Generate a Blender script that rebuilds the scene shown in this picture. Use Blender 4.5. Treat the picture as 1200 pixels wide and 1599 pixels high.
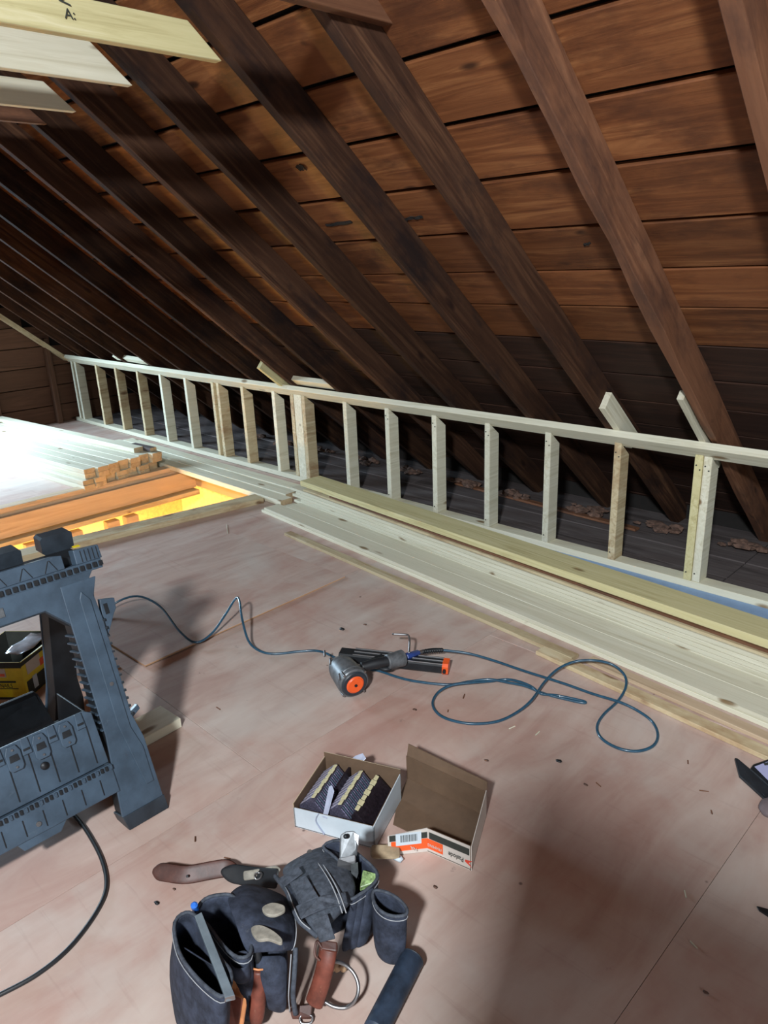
import bpy, bmesh, math, random
from mathutils import Vector, Matrix
random.seed(7)
for o in list(bpy.data.objects): bpy.data.objects.remove(o)
S = bpy.context.scene; COL = S.collection
# ------------------------------------------------------------------ camera
F = 1147.94; YAW, PIT, ROL = math.radians(-45.4), math.radians(18.9487), math.radians(-2.396); EYE = Vector((0, 0, 1.58325))
fw = Vector((math.cos(PIT)*math.sin(YAW), math.cos(PIT)*math.cos(YAW), -math.sin(PIT)))
rt = Vector((math.cos(YAW), -math.sin(YAW), 0)); up = rt.cross(fw)
rr = math.cos(ROL)*rt + math.sin(ROL)*up; uu = -math.sin(ROL)*rt + math.cos(ROL)*up
cd = bpy.data.cameras.new('camera'); cam = bpy.data.objects.new('camera', cd); COL.objects.link(cam)
cd.sensor_fit = 'VERTICAL'; cd.sensor_height = 24; cd.lens = 24*F/1599; cd.clip_start = .05; cd.clip_end = 100
cam.matrix_world = Matrix(((rr.x, uu.x, -fw.x, 0), (rr.y, uu.y, -fw.y, 0), (rr.z, uu.z, -fw.z, EYE.z), (0, 0, 0, 1)))
S.camera = cam
S.view_settings.view_transform = 'Standard'; S.view_settings.look = 'None'; S.view_settings.gamma = 1
S.view_settings.use_curve_mapping = False; S.view_settings.exposure = 1.12
def ray(x, y): return (fw*F + rr*(x-600) + uu*(799.5-y)).normalized()
def P(x, y, z=0.0):                      # point of height z seen at a pixel of the photograph
    d = ray(x, y); return EYE + d*((z-EYE.z)/d.z)
# ------------------------------------------------------------------ daylight
W = bpy.data.worlds.new('sky'); S.world = W; W.use_nodes = True
W.node_tree.nodes['Background'].inputs[0].default_value = (.62, .78, 1, 1)
W.node_tree.nodes['Background'].inputs[1].default_value = 0.12
def area(name, loc, target, sx, sy, power, col, spread=180):
    l = bpy.data.lights.new(name, 'AREA'); l.shape = 'RECTANGLE'; l.size = sx; l.size_y = sy; l.energy = power; l.color = col
    l.spread = math.radians(spread)
    o = bpy.data.objects.new(name, l); COL.objects.link(o); o.location = loc
    o.rotation_euler = (Vector(target)-Vector(loc)).to_track_quat('-Z', 'Y').to_euler(); return o
area('far_window_daylight', (-8.2, 0.95, 1.25), (-6.0, 2.0, -.45), 1.0, 1.0, 72, (.62, .83, 1.0), 130)
area('near_window_daylight', (3.3, -.5, 1.4), (-1.5, 1.3, .2), 1.0, 1.0, 15, (.86, .95, 1.0))
area('skylight_daylight', (.62, -1.75, 3.02), (-1.0, 1.7, 0), .26, .26, 128, (.90, .96, 1.0))
def lamp(loc, power, col, r=.08):
    l = bpy.data.lights.new('stairwell_lamp', 'POINT'); l.energy = power; l.color = col; l.shadow_soft_size = r
    o = bpy.data.objects.new('stairwell_lamp', l); COL.objects.link(o); o.location = loc
lamp((-5.68, 2.3, -.95), 27, (1, .66, .22))
lamp((-5.68, 1.1, -.95), 27, (1, .66, .22))
lamp((-4.7, 1.8, -1.9), 2.2, (1, .74, .50))
# ------------------------------------------------------------------ materials
MATS = {}
def nodes(name):
    m = bpy.data.materials.new(name); m.use_nodes = True; nt = m.node_tree; b = nt.nodes['Principled BSDF']; MATS[name] = m
    return m, nt, b
def N(nt, t, **k):
    n = nt.nodes.new(t)
    for a, v in k.items(): setattr(n, a, v)
    return n
def ramp(nt, src, stops):
    r = N(nt, 'ShaderNodeValToRGB'); e = r.color_ramp.elements
    e[0].position, e[0].color = stops[0][0], (*stops[0][1], 1); e[1].position, e[1].color = stops[-1][0], (*stops[-1][1], 1)
    for p, c in stops[1:-1]:
        x = e.new(p); x.color = (*c, 1)
    nt.links.new(src, r.inputs[0]); return r.outputs[0]
def mixc(nt, a, b, fac, mode='MIX'):
    m = N(nt, 'ShaderNodeMix', data_type='RGBA', blend_type=mode)
    for s, v in ((m.inputs[0], fac), (m.inputs[6], a), (m.inputs[7], b)):
        if hasattr(v, 'node'): nt.links.new(v, s)
        elif isinstance(v, (int, float)): s.default_value = v
        else: s.default_value = (*v, 1)
    return m.outputs[2]
def coords(nt, scale, rnd=True):
    tc = N(nt, 'ShaderNodeTexCoord'); v = tc.outputs['Object']
    if rnd:
        oi = N(nt, 'ShaderNodeObjectInfo'); mu = N(nt, 'ShaderNodeMath', operation='MULTIPLY'); mu.inputs[1].default_value = 37
        nt.links.new(oi.outputs['Random'], mu.inputs[0]); ad = N(nt, 'ShaderNodeVectorMath', operation='ADD')
        nt.links.new(v, ad.inputs[0]); nt.links.new(mu.outputs[0], ad.inputs[1]); v = ad.outputs[0]
    mp = N(nt, 'ShaderNodeMapping'); mp.inputs['Scale'].default_value = scale; nt.links.new(v, mp.inputs[0]); return mp.outputs[0]
def noise(nt, v, sc, det=4, rough=.6, dist=0):
    n = N(nt, 'ShaderNodeTexNoise'); n.inputs['Scale'].default_value = sc; n.inputs['Detail'].default_value = det
    n.inputs['Roughness'].default_value = rough; n.inputs['Distortion'].default_value = dist; nt.links.new(v, n.inputs['Vector']); return n.outputs[0]
def bump(nt, b, h, s, d=.005):
    bp = N(nt, 'ShaderNodeBump'); bp.inputs['Strength'].default_value = s; bp.inputs['Distance'].default_value = d
    nt.links.new(h, bp.inputs['Height']); nt.links.new(bp.outputs[0], b.inputs['Normal'])
def wood(name, dark, mid, light, rough=.75, knots=None, var=.25, grain=(1.1, 16, 16), bs=.35, stain=None):
    m, nt, b = nodes(name)
    v = coords(nt, grain); n1 = noise(nt, v, 1.6, 6, .62, 1.4)
    c = ramp(nt, n1, [(.30, dark), (.5, mid), (.70, light)])
    v2 = coords(nt, (.7, 5, 5)); n2 = noise(nt, v2, 1.3, 3)
    c = mixc(nt, c, mid, ramp(nt, n2, [(.4, (0, 0, 0)), (.62, (.8, .8, .8))]))
    if knots:
        vo = N(nt, 'ShaderNodeTexVoronoi'); vo.inputs['Scale'].default_value = 1; nt.links.new(coords(nt, (3.2, 9, 9)), vo.inputs['Vector'])
        k = ramp(nt, vo.outputs['Distance'], [(.0, (1, 1, 1)), (.10, (.85, .85, .85)), (.17, (0, 0, 0))])
        vo2 = noise(nt, coords(nt, (1.5, 3, 3)), 2.2, 1); k2 = mixc(nt, k, ramp(nt, vo2, [(.52, (0, 0, 0)), (.56, (1, 1, 1))]), 1.0, 'MULTIPLY')
        c = mixc(nt, c, knots, k2)
    if stain:
        n3 = noise(nt, coords(nt, (1.2, 2.5, 2.5)), 1.8, 5, .7); c = mixc(nt, c, stain, ramp(nt, n3, [(.5, (0, 0, 0)), (.68, (.85, .85, .85))]))
    oi = N(nt, 'ShaderNodeObjectInfo'); mr = N(nt, 'ShaderNodeMapRange'); mr.inputs[3].default_value = 1-var; mr.inputs[4].default_value = 1+var*.6
    nt.links.new(oi.outputs['Random'], mr.inputs[0]); hs = N(nt, 'ShaderNodeHueSaturation'); nt.links.new(mr.outputs[0], hs.inputs['Value']); nt.links.new(c, hs.inputs['Color'])
    nt.links.new(hs.outputs[0], b.inputs['Base Color']); b.inputs['Roughness'].default_value = rough
    b.inputs['Specular IOR Level'].default_value = .3 if rough < .75 else .08
    bump(nt, b, n1, bs, .004); return m
def plain(name, col, rough=.5, metal=0, nz=.15, sc=30, bs=.1, scratch=None, spec=.5, coat=0):
    m, nt, b = nodes(name); n = noise(nt, coords(nt, (1, 1, 1), False), sc, 5, .65)
    lo = tuple(c*(1-nz) for c in col); hi = tuple(min(1, c*(1+nz)) for c in col)
    c = ramp(nt, n, [(.35, lo), (.65, hi)])
    if scratch:
        n2 = noise(nt, coords(nt, (1, 1, 1), False), sc*.5, 8, .75, .6); c = mixc(nt, c, scratch, ramp(nt, n2, [(.60, (0, 0, 0)), (.72, (.8, .8, .8))]))
    nt.links.new(c, b.inputs['Base Color']); b.inputs['Roughness'].default_value = rough; b.inputs['Metallic'].default_value = metal
    b.inputs['Specular IOR Level'].default_value = spec; b.inputs['Coat Weight'].default_value = coat
    if bs: bump(nt, b, n, bs, .002)
    return m
pine = wood('pine', (.52, .48, .34), (.67, .64, .50), (.77, .75, .62), .62, (.20, .12, .05), .14, (1.0, 22, 22), .12)
pine_y = wood('yellow_pine', (.42, .36, .17), (.60, .54, .29), (.70, .64, .40), .65, (.2, .13, .05), .12, (1.0, 20, 20), .12)
pine_worn = wood('worn_pine', (.30, .20, .10), (.58, .48, .30), (.70, .62, .44), .7, (.16, .08, .04), .18, (1.0, 18, 18), .15, stain=(.34, .20, .10))
endgrain = wood('pine_end', (.32, .23, .14), (.48, .37, .23), (.60, .49, .33), .8, None, .2, (14, 14, 14), .2)
joist = wood('joist_wood', (.38, .27, .17), (.52, .39, .26), (.62, .48, .33), .7, None, .1, (1, 16, 16), .2)
oldw = wood('old_rafter_wood', (.020, .010, .007), (.048, .023, .014), (.110, .055, .030), .8, (.02, .01, .008), .45, (.8, 14, 14), .6, stain=(.016, .011, .011))
redw = wood('red_rafter_wood', (.08, .035, .02), (.17, .075, .04), (.27, .13, .07), .6, (.03, .015, .01), .2, (.8, 14, 14), .7, stain=(.07, .035, .025))
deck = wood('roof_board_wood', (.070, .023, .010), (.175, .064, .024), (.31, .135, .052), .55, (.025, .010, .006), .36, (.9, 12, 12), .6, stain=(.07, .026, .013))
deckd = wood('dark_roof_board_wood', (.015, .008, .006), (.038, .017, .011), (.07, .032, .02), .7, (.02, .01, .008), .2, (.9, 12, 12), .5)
gable = wood('gable_board_wood', (.075, .034, .020), (.14, .068, .040), (.20, .10, .06), .7, (.03, .015, .01), .12, (.9, 12, 12), .4)
def floor_mat():
    m, nt, b = nodes('plywood')
    v = coords(nt, (1, 1, 1)); n1 = noise(nt, coords(nt, (5, 1.2, 5)), 1.6, 6, .6, .8)
    c = ramp(nt, n1, [(.3, (.42, .28, .235)), (.5, (.50, .37, .315)), (.72, (.575, .46, .40))])
    n2 = noise(nt, v, 1.3, 6, .65, .5); c = mixc(nt, c, (.40, .19, .145), ramp(nt, n2, [(.47, (0, 0, 0)), (.70, (.55, .55, .55))]))
    n3 = noise(nt, v, 2.3, 5, .6, .3); c = mixc(nt, c, (.58, .55, .50), ramp(nt, n3, [(.5, (0, 0, 0)), (.70, (.45, .45, .45))]))
    n4 = noise(nt, v, 9, 6, .75); c = mixc(nt, c, (.16, .10, .09), ramp(nt, n4, [(.67, (0, 0, 0)), (.76, (.7, .7, .7))]))
    n5 = noise(nt, coords(nt, (2.0, 28, 5)), 1.5, 3, .6); c = mixc(nt, c, (.30, .18, .15), ramp(nt, n5, [(.60, (0, 0, 0)), (.8, (.35, .35, .35))]))
    vo = N(nt, 'ShaderNodeTexVoronoi'); vo.inputs['Scale'].default_value = 5; nt.links.new(v, vo.inputs['Vector'])
    c = mixc(nt, c, (.09, .05, .045), ramp(nt, vo.outputs['Distance'], [(.02, (.8, .8, .8)), (.035, (0, 0, 0))]))
    oi = N(nt, 'ShaderNodeObjectInfo'); mr = N(nt, 'ShaderNodeMapRange'); mr.inputs[3].default_value = .95; mr.inputs[4].default_value = 1.06
    nt.links.new(oi.outputs['Random'], mr.inputs[0]); hs = N(nt, 'ShaderNodeHueSaturation'); nt.links.new(mr.outputs[0], hs.inputs['Value']); nt.links.new(c, hs.inputs['Color'])
    nt.links.new(hs.outputs[0], b.inputs['Base Color']); b.inputs['Roughness'].default_value = .62; bump(nt, b, n1, .15, .003); return m
ply = floor_mat()
ply_edge = wood('plywood_edge', (.30, .15, .07), (.48, .28, .15), (.60, .40, .24), .7, None, .05, (2, 2, 120), .2)
greyboard = wood('grey_dusty_board', (.06, .05, .048), (.12, .10, .098), (.18, .16, .155), .8, None, .1, (1, 10, 10), .3)
black = plain('black_underlay', (.012, .010, .009), .9)
blue_strip = plain('blue_sheet', (.25, .38, .60), .6, nz=.06)
plast = plain('blue_grey_plastic', (.050, .078, .112), .42, nz=.25, sc=9, bs=.05, scratch=(.12, .16, .20))
plast_d = plain('black_plastic', (.010, .012, .015), .5, nz=.3, sc=20)
plast_m = plain('dark_ribbed_plastic', (.022, .030, .040), .45, nz=.3, sc=14)
steel = plain('steel', (.30, .30, .31), .38, .9, nz=.1)
silver = plain('silver_housing', (.13, .14, .15), .42, .3, nz=.3, sc=40, scratch=(.24, .25, .26))
orange = plain('orange_plastic', (.85, .11, .02), .4, nz=.06)
bluep = plain('blue_fitting', (.02, .05, .22), .35)
hose_m = plain('blue_hose', (.022, .075, .125), .28, nz=.2, sc=60, bs=0, coat=.3)
cable_m = plain('black_cable', (.015, .017, .02), .45)
denim = plain('dark_blue_suede', (.030, .037, .058), .82, nz=.45, sc=34, bs=.7, scratch=(.095, .10, .12), spec=.3)  # scratch colour covers wear and also paints in the grey-blue highlights
denim2 = plain('slate_webbing', (.055, .064, .082), .75, nz=.4, sc=70, bs=.6, spec=.3)
stitch = plain('pale_stitching', (.30, .31, .33), .8)
leather = plain('brown_leather', (.070, .026, .019), .5, nz=.35, sc=18, bs=.4, scratch=(.19, .09, .055))
leather_r = plain('red_leather', (.15, .040, .025), .5, nz=.35, sc=24, bs=.4, scratch=(.40, .22, .13))
leather_o = plain('tan_leather', (.48, .19, .075), .5, nz=.25, sc=20)
scuff = plain('scuffed_patch', (.26, .24, .20), .7, nz=.3, sc=40)
grip_m = plain('worn_blue_black_rubber', (.018, .030, .052), .55, nz=.5, sc=20, bs=.3, scratch=(.07, .13, .19))
card = plain('cardboard', (.125, .076, .045), .85, nz=.12, sc=14)  # darkened brown, the shade inside the boxes is put into the colour
card_l = plain('cardboard_edge', (.50, .40, .27), .85, nz=.12, sc=14)
white = plain('white_card', (.56, .64, .70), .6, nz=.06, sc=10)
whitew = plain('warm_white_card', (.60, .55, .50), .6, nz=.06, sc=10)
plasticfilm = plain('milky_film', (.36, .39, .50), .3, nz=.1)
nail_m = plain('nail_shanks', (.17, .16, .24), .35, .7, nz=.5, sc=300)
nail_l = plain('lit_nail_shanks', (.42, .40, .50), .4, .3, nz=.4, sc=300)  # paler copy of nail_shanks, light caught by the tops put into the colour
paper_y = plain('cream_paper_tape', (.55, .50, .30), .8)
dark_red = plain('dark_nail_heads', (.030, .022, .030), .4, .5, nz=.4, sc=120)
yellow = plain('yellow_print', (.78, .62, .02), .45, nz=.08)
redp = plain('red_print', (.70, .06, .03), .5)
lavender = plain('lavender_screen', (.42, .43, .66), .2, nz=.03)
mauve = plain('grey_mauve_cloth', (.15, .115, .12), .8)
cream_wall = plain('warm_wall_paint', (.85, .66, .38), .8)
insul = plain('dusty_brown_insulation', (.13, .075, .055), .95, nz=.5, sc=40, bs=1)
bag_m = plain('foil_bag', (.62, .68, .78), .25, .3, nz=.2)
green = plain('green_print', (.20, .30, .12), .4, nz=.6, sc=90, scratch=(.5, .55, .3))
tan = plain('tan_paper', (.36, .27, .17), .8, nz=.2)
blond = plain('blond_wood', (.60, .40, .24), .6)
ink = plain('black_ink', (.03, .035, .03), .8)
# ------------------------------------------------------------------ helpers
def link(name, me, m=None, parent=None, mw=None):
    o = bpy.data.objects.new(name, me); COL.objects.link(o)
    if me is not None and m is not None and len(me.materials) == 0:
        for k in (m if isinstance(m, (list, tuple)) else [m]): me.materials.append(k)
    if parent: o.parent = parent
    if mw is not None: o.matrix_world = mw if not parent else mw
    return o
def tag(o, label=None, cat=None, group=None, kind=None):
    for k, v in (('label', label), ('category', cat), ('group', group), ('kind', kind)):
        if v: o[k] = v
    return o
def thing(name, label, cat, loc=(0, 0, 0), group=None, kind=None):
    o = bpy.data.objects.new(name, None); COL.objects.link(o); o.location = loc; o.empty_display_size = .05
    bpy.context.view_layer.update(); return tag(o, label, cat, group, kind)
def under(o, parent):                    # parent keeping world placement
    o.parent = parent; o.matrix_parent_inverse = Matrix.Translation(-Vector(parent.location)) if parent.type == 'EMPTY' or parent.parent is None and parent.rotation_euler[:] == (0, 0, 0) and False else parent.matrix_world.inverted(); return o
def mesh(name, vs, fs, m, parent=None, smooth=False, origin=None):
    me = bpy.data.meshes.new(name)
    org = Vector(origin) if origin is not None else sum((Vector(v) for v in vs), Vector())/len(vs)
    me.from_pydata([Vector(v)-org for v in vs], [], fs); me.update()
    bm = bmesh.new(); bm.from_mesh(me); bmesh.ops.recalc_face_normals(bm, faces=bm.faces); bm.to_mesh(me); bm.free()
    if smooth:
        for p in me.polygons: p.use_smooth = True
    o = link(name, me, m); o.location = org
    o.matrix_basis = Matrix.Translation(org)
    if parent: o.parent = parent; o.matrix_parent_inverse = WM(parent).inverted()
    return o
def WM(o):
    m = o.matrix_basis.copy()
    while o.parent: m = o.parent.matrix_basis @ o.matrix_parent_inverse @ m if False else (o.parent.matrix_basis @ (o.matrix_parent_inverse @ m)); o = o.parent
    return m
PR = {}
def prism_mesh(L, w, t, c, seg, jit, end=None):
    key = (round(L, 3), round(w, 3), round(t, 3), c, seg, jit, end)
    if jit == 0 and key in PR: return PR[key]
    sec = [(-w/2+c, -t/2), (w/2-c, -t/2), (w/2, -t/2+c), (w/2, t/2-c), (w/2-c, t/2), (-w/2+c, t/2), (-w/2, t/2-c), (-w/2, -t/2+c)]
    vs = []; fs = []
    for i in range(seg+1):
        dy, dz = (random.uniform(-jit, jit), random.uniform(-jit, jit)) if jit else (0, 0)
        for y, z in sec:
            j = jit*.6
            vs.append((L*(i/seg-.5), y+dy+random.uniform(-j, j), z+dz+random.uniform(-j, j)))
    for i in range(seg):
        for k in range(8): a = i*8+k; b = i*8+(k+1) % 8; fs.append((a, b, b+8, a+8))
    fs.append(tuple(range(7, -1, -1))); fs.append(tuple(seg*8+k for k in range(8)))
    me = bpy.data.meshes.new('board'); me.from_pydata(vs, [], fs); me.update()
    if jit == 0: PR[key] = me
    return me
def board(name, p0, p1, w, t, m, parent=None, upv=(0, 0, 1), c=.002, seg=1, jit=0, endm=None):
    """prism from p0 to p1; w across, t along upv"""
    p0, p1 = Vector(p0), Vector(p1); ax = (p1-p0); L = ax.length; ax.normalize()
    u = Vector(upv); u = (u-ax*u.dot(ax)).normalized(); s = u.cross(ax)
    me = prism_mesh(L, w, t, c, seg, jit, (m.name, endm.name if endm else ''))
    if len(me.materials) == 0:
        me.materials.append(m)
        if endm:
            me.materials.append(endm); me.polygons[-1].material_index = 1; me.polygons[-2].material_index = 1
    o = bpy.data.objects.new(name, me); COL.objects.link(o); ce = (p0+p1)/2
    o.matrix_basis = Matrix(((ax.x, s.x, u.x, ce.x), (ax.y, s.y, u.y, ce.y), (ax.z, s.z, u.z, ce.z), (0, 0, 0, 1)))
    if parent: o.parent = parent; o.matrix_parent_inverse = WM(parent).inverted()
    return o
def box(name, x0, x1, y0, y1, z0, z1, m, parent=None, c=.003):
    return board(name, (x0, (y0+y1)/2, (z0+z1)/2), (x1, (y0+y1)/2, (z0+z1)/2), y1-y0, z1-z0, m, parent, c=min(c, (y1-y0)/3, (z1-z0)/3))
def smoothpath(pts, n=8, closed=False):
    pts = [Vector(p) for p in pts]; out = []; L = len(pts)
    for i in range(L if closed else L-1):
        p0, p1, p2, p3 = (pts[(i-1) % L], pts[i], pts[(i+1) % L], pts[(i+2) % L]) if closed else (pts[max(i-1, 0)], pts[i], pts[i+1], pts[min(i+2, L-1)])
        for k in range(n):
            t = k/n; out.append(.5*((2*p1)+(p2-p0)*t+(2*p0-5*p1+4*p2-p3)*t*t+(3*p1-p0-3*p2+p3)*t**3))
    if not closed: out.append(pts[-1])
    return out
def tube(name, pts, r, m, parent=None, seg=10, sm=8, closed=False, rad=None, flat=None):
    ps = smoothpath(pts, sm, closed) if sm > 1 else [Vector(p) for p in pts]; n = len(ps); vs = []; fs = []
    prev = None
    for i, p in enumerate(ps):
        a = ps[(i-1) % n] if (closed or i > 0) else p; b = ps[(i+1) % n] if (closed or i < n-1) else p
        t = (b-a).normalized()
        if prev is None: s = t.cross(Vector((0, 0, 1))); s = s.normalized() if s.length > .05 else t.cross(Vector((1, 0, 0))).normalized()
        else: s = (prev-t*prev.dot(t)).normalized()
        prev = s; q = t.cross(s); R = r if rad is None else rad[0]+(rad[-1]-rad[0])*i/(n-1) if len(rad) == 2 else rad[min(int(i/(n-1)*(len(rad)-1)), len(rad)-1)]
        fx = flat or 1
        for k in range(seg): an = 2*math.pi*k/seg; vs.append(p+s*math.cos(an)*R+q*math.sin(an)*R*fx)
    for i in range(n if closed else n-1):
        for k in range(seg):
            a = i*seg+k; b = i*seg+(k+1) % seg; c = ((i+1) % n)*seg+(k+1) % seg; d = ((i+1) % n)*seg+k; fs.append((a, b, c, d))
    if not closed: fs.append(tuple(range(seg))); fs.append(tuple((n-1)*seg+k for k in range(seg)))
    return mesh(name, vs, fs, m, parent, True)
def loft(name, rings, m, parent=None, cap0=True, cap1=False, thick=0, sub=1, smooth=True):
    n = len(rings[0]); vs = [Vector(p) for r in rings for p in r]; fs = []
    for i in range(len(rings)-1):
        for k in range(n): fs.append((i*n+k, i*n+(k+1) % n, (i+1)*n+(k+1) % n, (i+1)*n+k))
    if cap0: fs.append(tuple(range(n)))
    if cap1: fs.append(tuple((len(rings)-1)*n+k for k in range(n)))
    o = mesh(name, vs, fs, m, parent, smooth)
    if thick: md = o.modifiers.new('s', 'SOLIDIFY'); md.thickness = thick; md.offset = -1
    if sub: md = o.modifiers.new('u', 'SUBSURF'); md.levels = sub; md.render_levels = sub
    return o
def slab(name, pts, d, m, parent=None, thick_dir=(0, 0, -1), bev=.002, smooth=False):
    """polygon of 3-D points given a thickness d along thick_dir"""
    a = [Vector(p) for p in pts]; t = Vector(thick_dir).normalized()*d; n = len(a); vs = a+[p+t for p in a]
    fs = [tuple(range(n)), tuple(range(2*n-1, n-1, -1))]+[(k, (k+1) % n, n+(k+1) % n, n+k) for k in range(n)]
    o = mesh(name, vs, fs, m, parent, smooth)
    if bev: md = o.modifiers.new('b', 'BEVEL'); md.width = bev; md.segments = 2; md.limit_method = 'ANGLE'
    return o
def sheet(name, quadgrid, thick, m, parent=None, sub=1):
    """rows x cols grid of points -> soft sheet with thickness"""
    R = len(quadgrid); Cn = len(quadgrid[0]); vs = [Vector(p) for r in quadgrid for p in r]
    fs = [(i*Cn+j, i*Cn+j+1, (i+1)*Cn+j+1, (i+1)*Cn+j) for i in range(R-1) for j in range(Cn-1)]
    o = mesh(name, vs, fs, m, parent, True); md = o.modifiers.new('s', 'SOLIDIFY'); md.thickness = thick; md.offset = 0
    if sub: md = o.modifiers.new('u', 'SUBSURF'); md.levels = sub; md.render_levels = sub
    return o
def lump(name, c, r, m, parent=None, sq=(1, 1, 1), n=2, j=.12):
    bm = bmesh.new(); bmesh.ops.create_icosphere(bm, subdivisions=n, radius=r)
    vs = [Vector((v.co.x*sq[0], v.co.y*sq[1], v.co.z*sq[2]))*(1+random.uniform(-j, j))+Vector(c) for v in bm.verts]; fs = [tuple(v.index for v in f.verts) for f in bm.faces]; bm.free()
    return mesh(name, vs, fs, m, parent, True)
def text(name, s, size, M, m, parent, ext=.0004, sx=1):
    cu = bpy.data.curves.new('t', 'FONT'); cu.body = s; cu.size = size; cu.extrude = ext; cu.align_x = 'CENTER'; cu.align_y = 'CENTER'
    ob = bpy.data.objects.new('t', cu); COL.objects.link(ob); bpy.context.view_layer.update()
    me = bpy.data.meshes.new_from_object(ob); bpy.data.objects.remove(ob)
    for v in me.vertices: v.co.x *= sx
    me.materials.clear(); me.materials.append(m)
    o = bpy.data.objects.new(name, me); COL.objects.link(o); o.matrix_basis = M; o.parent = parent; o.matrix_parent_inverse = WM(parent).inverted(); return o
def frame(o, x, y):                      # matrix with origin o, text running along x, up along y
    x = Vector(x).normalized(); y = Vector(y); y = (y-x*y.dot(x)).normalized(); z = x.cross(y); o = Vector(o)+z*.0012
    return Matrix(((x.x, y.x, z.x, o.x), (x.y, y.y, z.y, o.y), (x.z, y.z, z.z, o.z), (0, 0, 0, 1)))
def screw(p, n, m, parent, r=.006, name='screw'):
    n = Vector(n).normalized(); return board(name, Vector(p), Vector(p)+n*.003, r*1.9, r*1.9, m, parent, upv=(.3, .2, 1) if abs(n.z) < .9 else (1, 0, 0), c=r*.55)
# ------------------------------------------------------------------ the roof
SL = math.radians(40); RD = Vector((0, -math.cos(SL), math.sin(SL))); RN = Vector((0, math.sin(SL), math.cos(SL)))
P0 = Vector((0, 3.352, .722)); RIDGE = 4.88
def rp(x, a, h=0): return Vector((x, P0.y, P0.z))+RD*a+RN*h
ceil = thing('ceiling', 'steep timber roof of dark rafters under wide reddish-brown boards', None, (0, 0, 3.8), kind='structure')
del ceil['label']
seams = [-1.62, -1.38, -1.13, -.87, -.62, -.38, -.15, .09, .33, .592, .841, 1.065, 1.297, 1.553, 1.80, 2.05, 2.30, 2.55, 2.81, 3.06, 3.32, 3.58, 3.84, 4.1, 4.36, 4.62, 4.88]
cuts = [-8.42, -5.32, -2.22, 1.6]
for i in range(len(seams)-1):
    a0, a1 = seams[i], seams[i+1]; off = (i*3 % 4)*.508-.7; w = a1-a0-(.021 if a0 > 1.2 else .010)
    xs = [-8.42, -5.31+off-.0, -2.262+(.508*((i*2) % 3-1)), 1.6]
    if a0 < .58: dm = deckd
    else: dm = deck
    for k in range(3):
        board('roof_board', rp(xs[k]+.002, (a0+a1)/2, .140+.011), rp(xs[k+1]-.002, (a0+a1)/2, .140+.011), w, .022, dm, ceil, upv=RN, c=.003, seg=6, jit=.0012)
board('roof_underlay', rp(-8.42, 1.87, .19), rp(1.6, 1.87, .19), 6.1, .02, black, ceil, upv=RN)
RX = [-.743, -1.262, -1.777, -2.246, -2.782, -3.268, -3.785, -4.290, -4.797, -5.335, -5.841, -6.36, -6.87, -7.375, -7.88, -.24, .27, .78, 1.29]
for i, x in enumerate(RX):
    w = .048; m = oldw
    if i in (1, 0): m = redw
    lo = -1.22; hi = 4.86
    o = board('rafter', rp(x+w/2, lo, .070), rp(x+w/2, hi, .070), w, .140, m, ceil, upv=RN, c=.003, seg=26 if i < 5 else 14, jit=.0016)
    if i == 1:                           # the near rafter has a torn, wany lower corner
        me = o.data
        for v in me.vertices:
            if v.co.z < -.05:
                k = math.sin(v.co.x*9)*.5+math.sin(v.co.x*23+1)*.5
                v.co.y += (-.013*k-.006) if (v.co.y > 0) else .004*k
                v.co.z += .018*max(0, k)
    if i == 0: tag(o)
def rpx(x, y, h):                        # point of the roof deck seen at a pixel
    d = ray(x, y); return EYE + d*(((P0-EYE).dot(RN)+h)/d.dot(RN))
for (x, y, l, w) in ((471, 263, .05, .026), (530, 350, .17, .014), (645, 342, .12, .014), (918, 382, .03, .008)):
    c_ = rpx(x, y, .1375); board('board_split', c_-Vector((l/2, 0, 0)), c_+Vector((l/2, 0, 0))+RD*.006, w, .003, black, ceil, upv=RN, c=.003, seg=6, jit=.004)
# other slope, ridge and gables, mostly out of view
RD2 = Vector((0, math.cos(SL), math.sin(SL))); rz = rp(0, RIDGE).z; ry = rp(0, RIDGE).y
for i in range(24):
    c0 = Vector((0, ry, rz))+Vector((0, -math.sin(SL), math.cos(SL)))*.15-RD2*(.12+.25*i)
    if 4 <= i <= 7: segs = ((-8.42, .15), (1.15, 3.6))
    elif 99 < i: segs = ((-8.42, 1.15), (2.75, 3.6))
    else: segs = ((-8.42, 3.6),)
    for a, b in segs: board('roof_board', c0+Vector((a, 0, 0)), c0+Vector((b, 0, 0)), .245, .022, deck, ceil, upv=(0, -math.sin(SL), math.cos(SL)))
board('ridge_board', (-8.42, ry, rz+.05), (3.6, ry, rz+.05), .2, .04, oldw, ceil, upv=(0, 1, 0))
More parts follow.
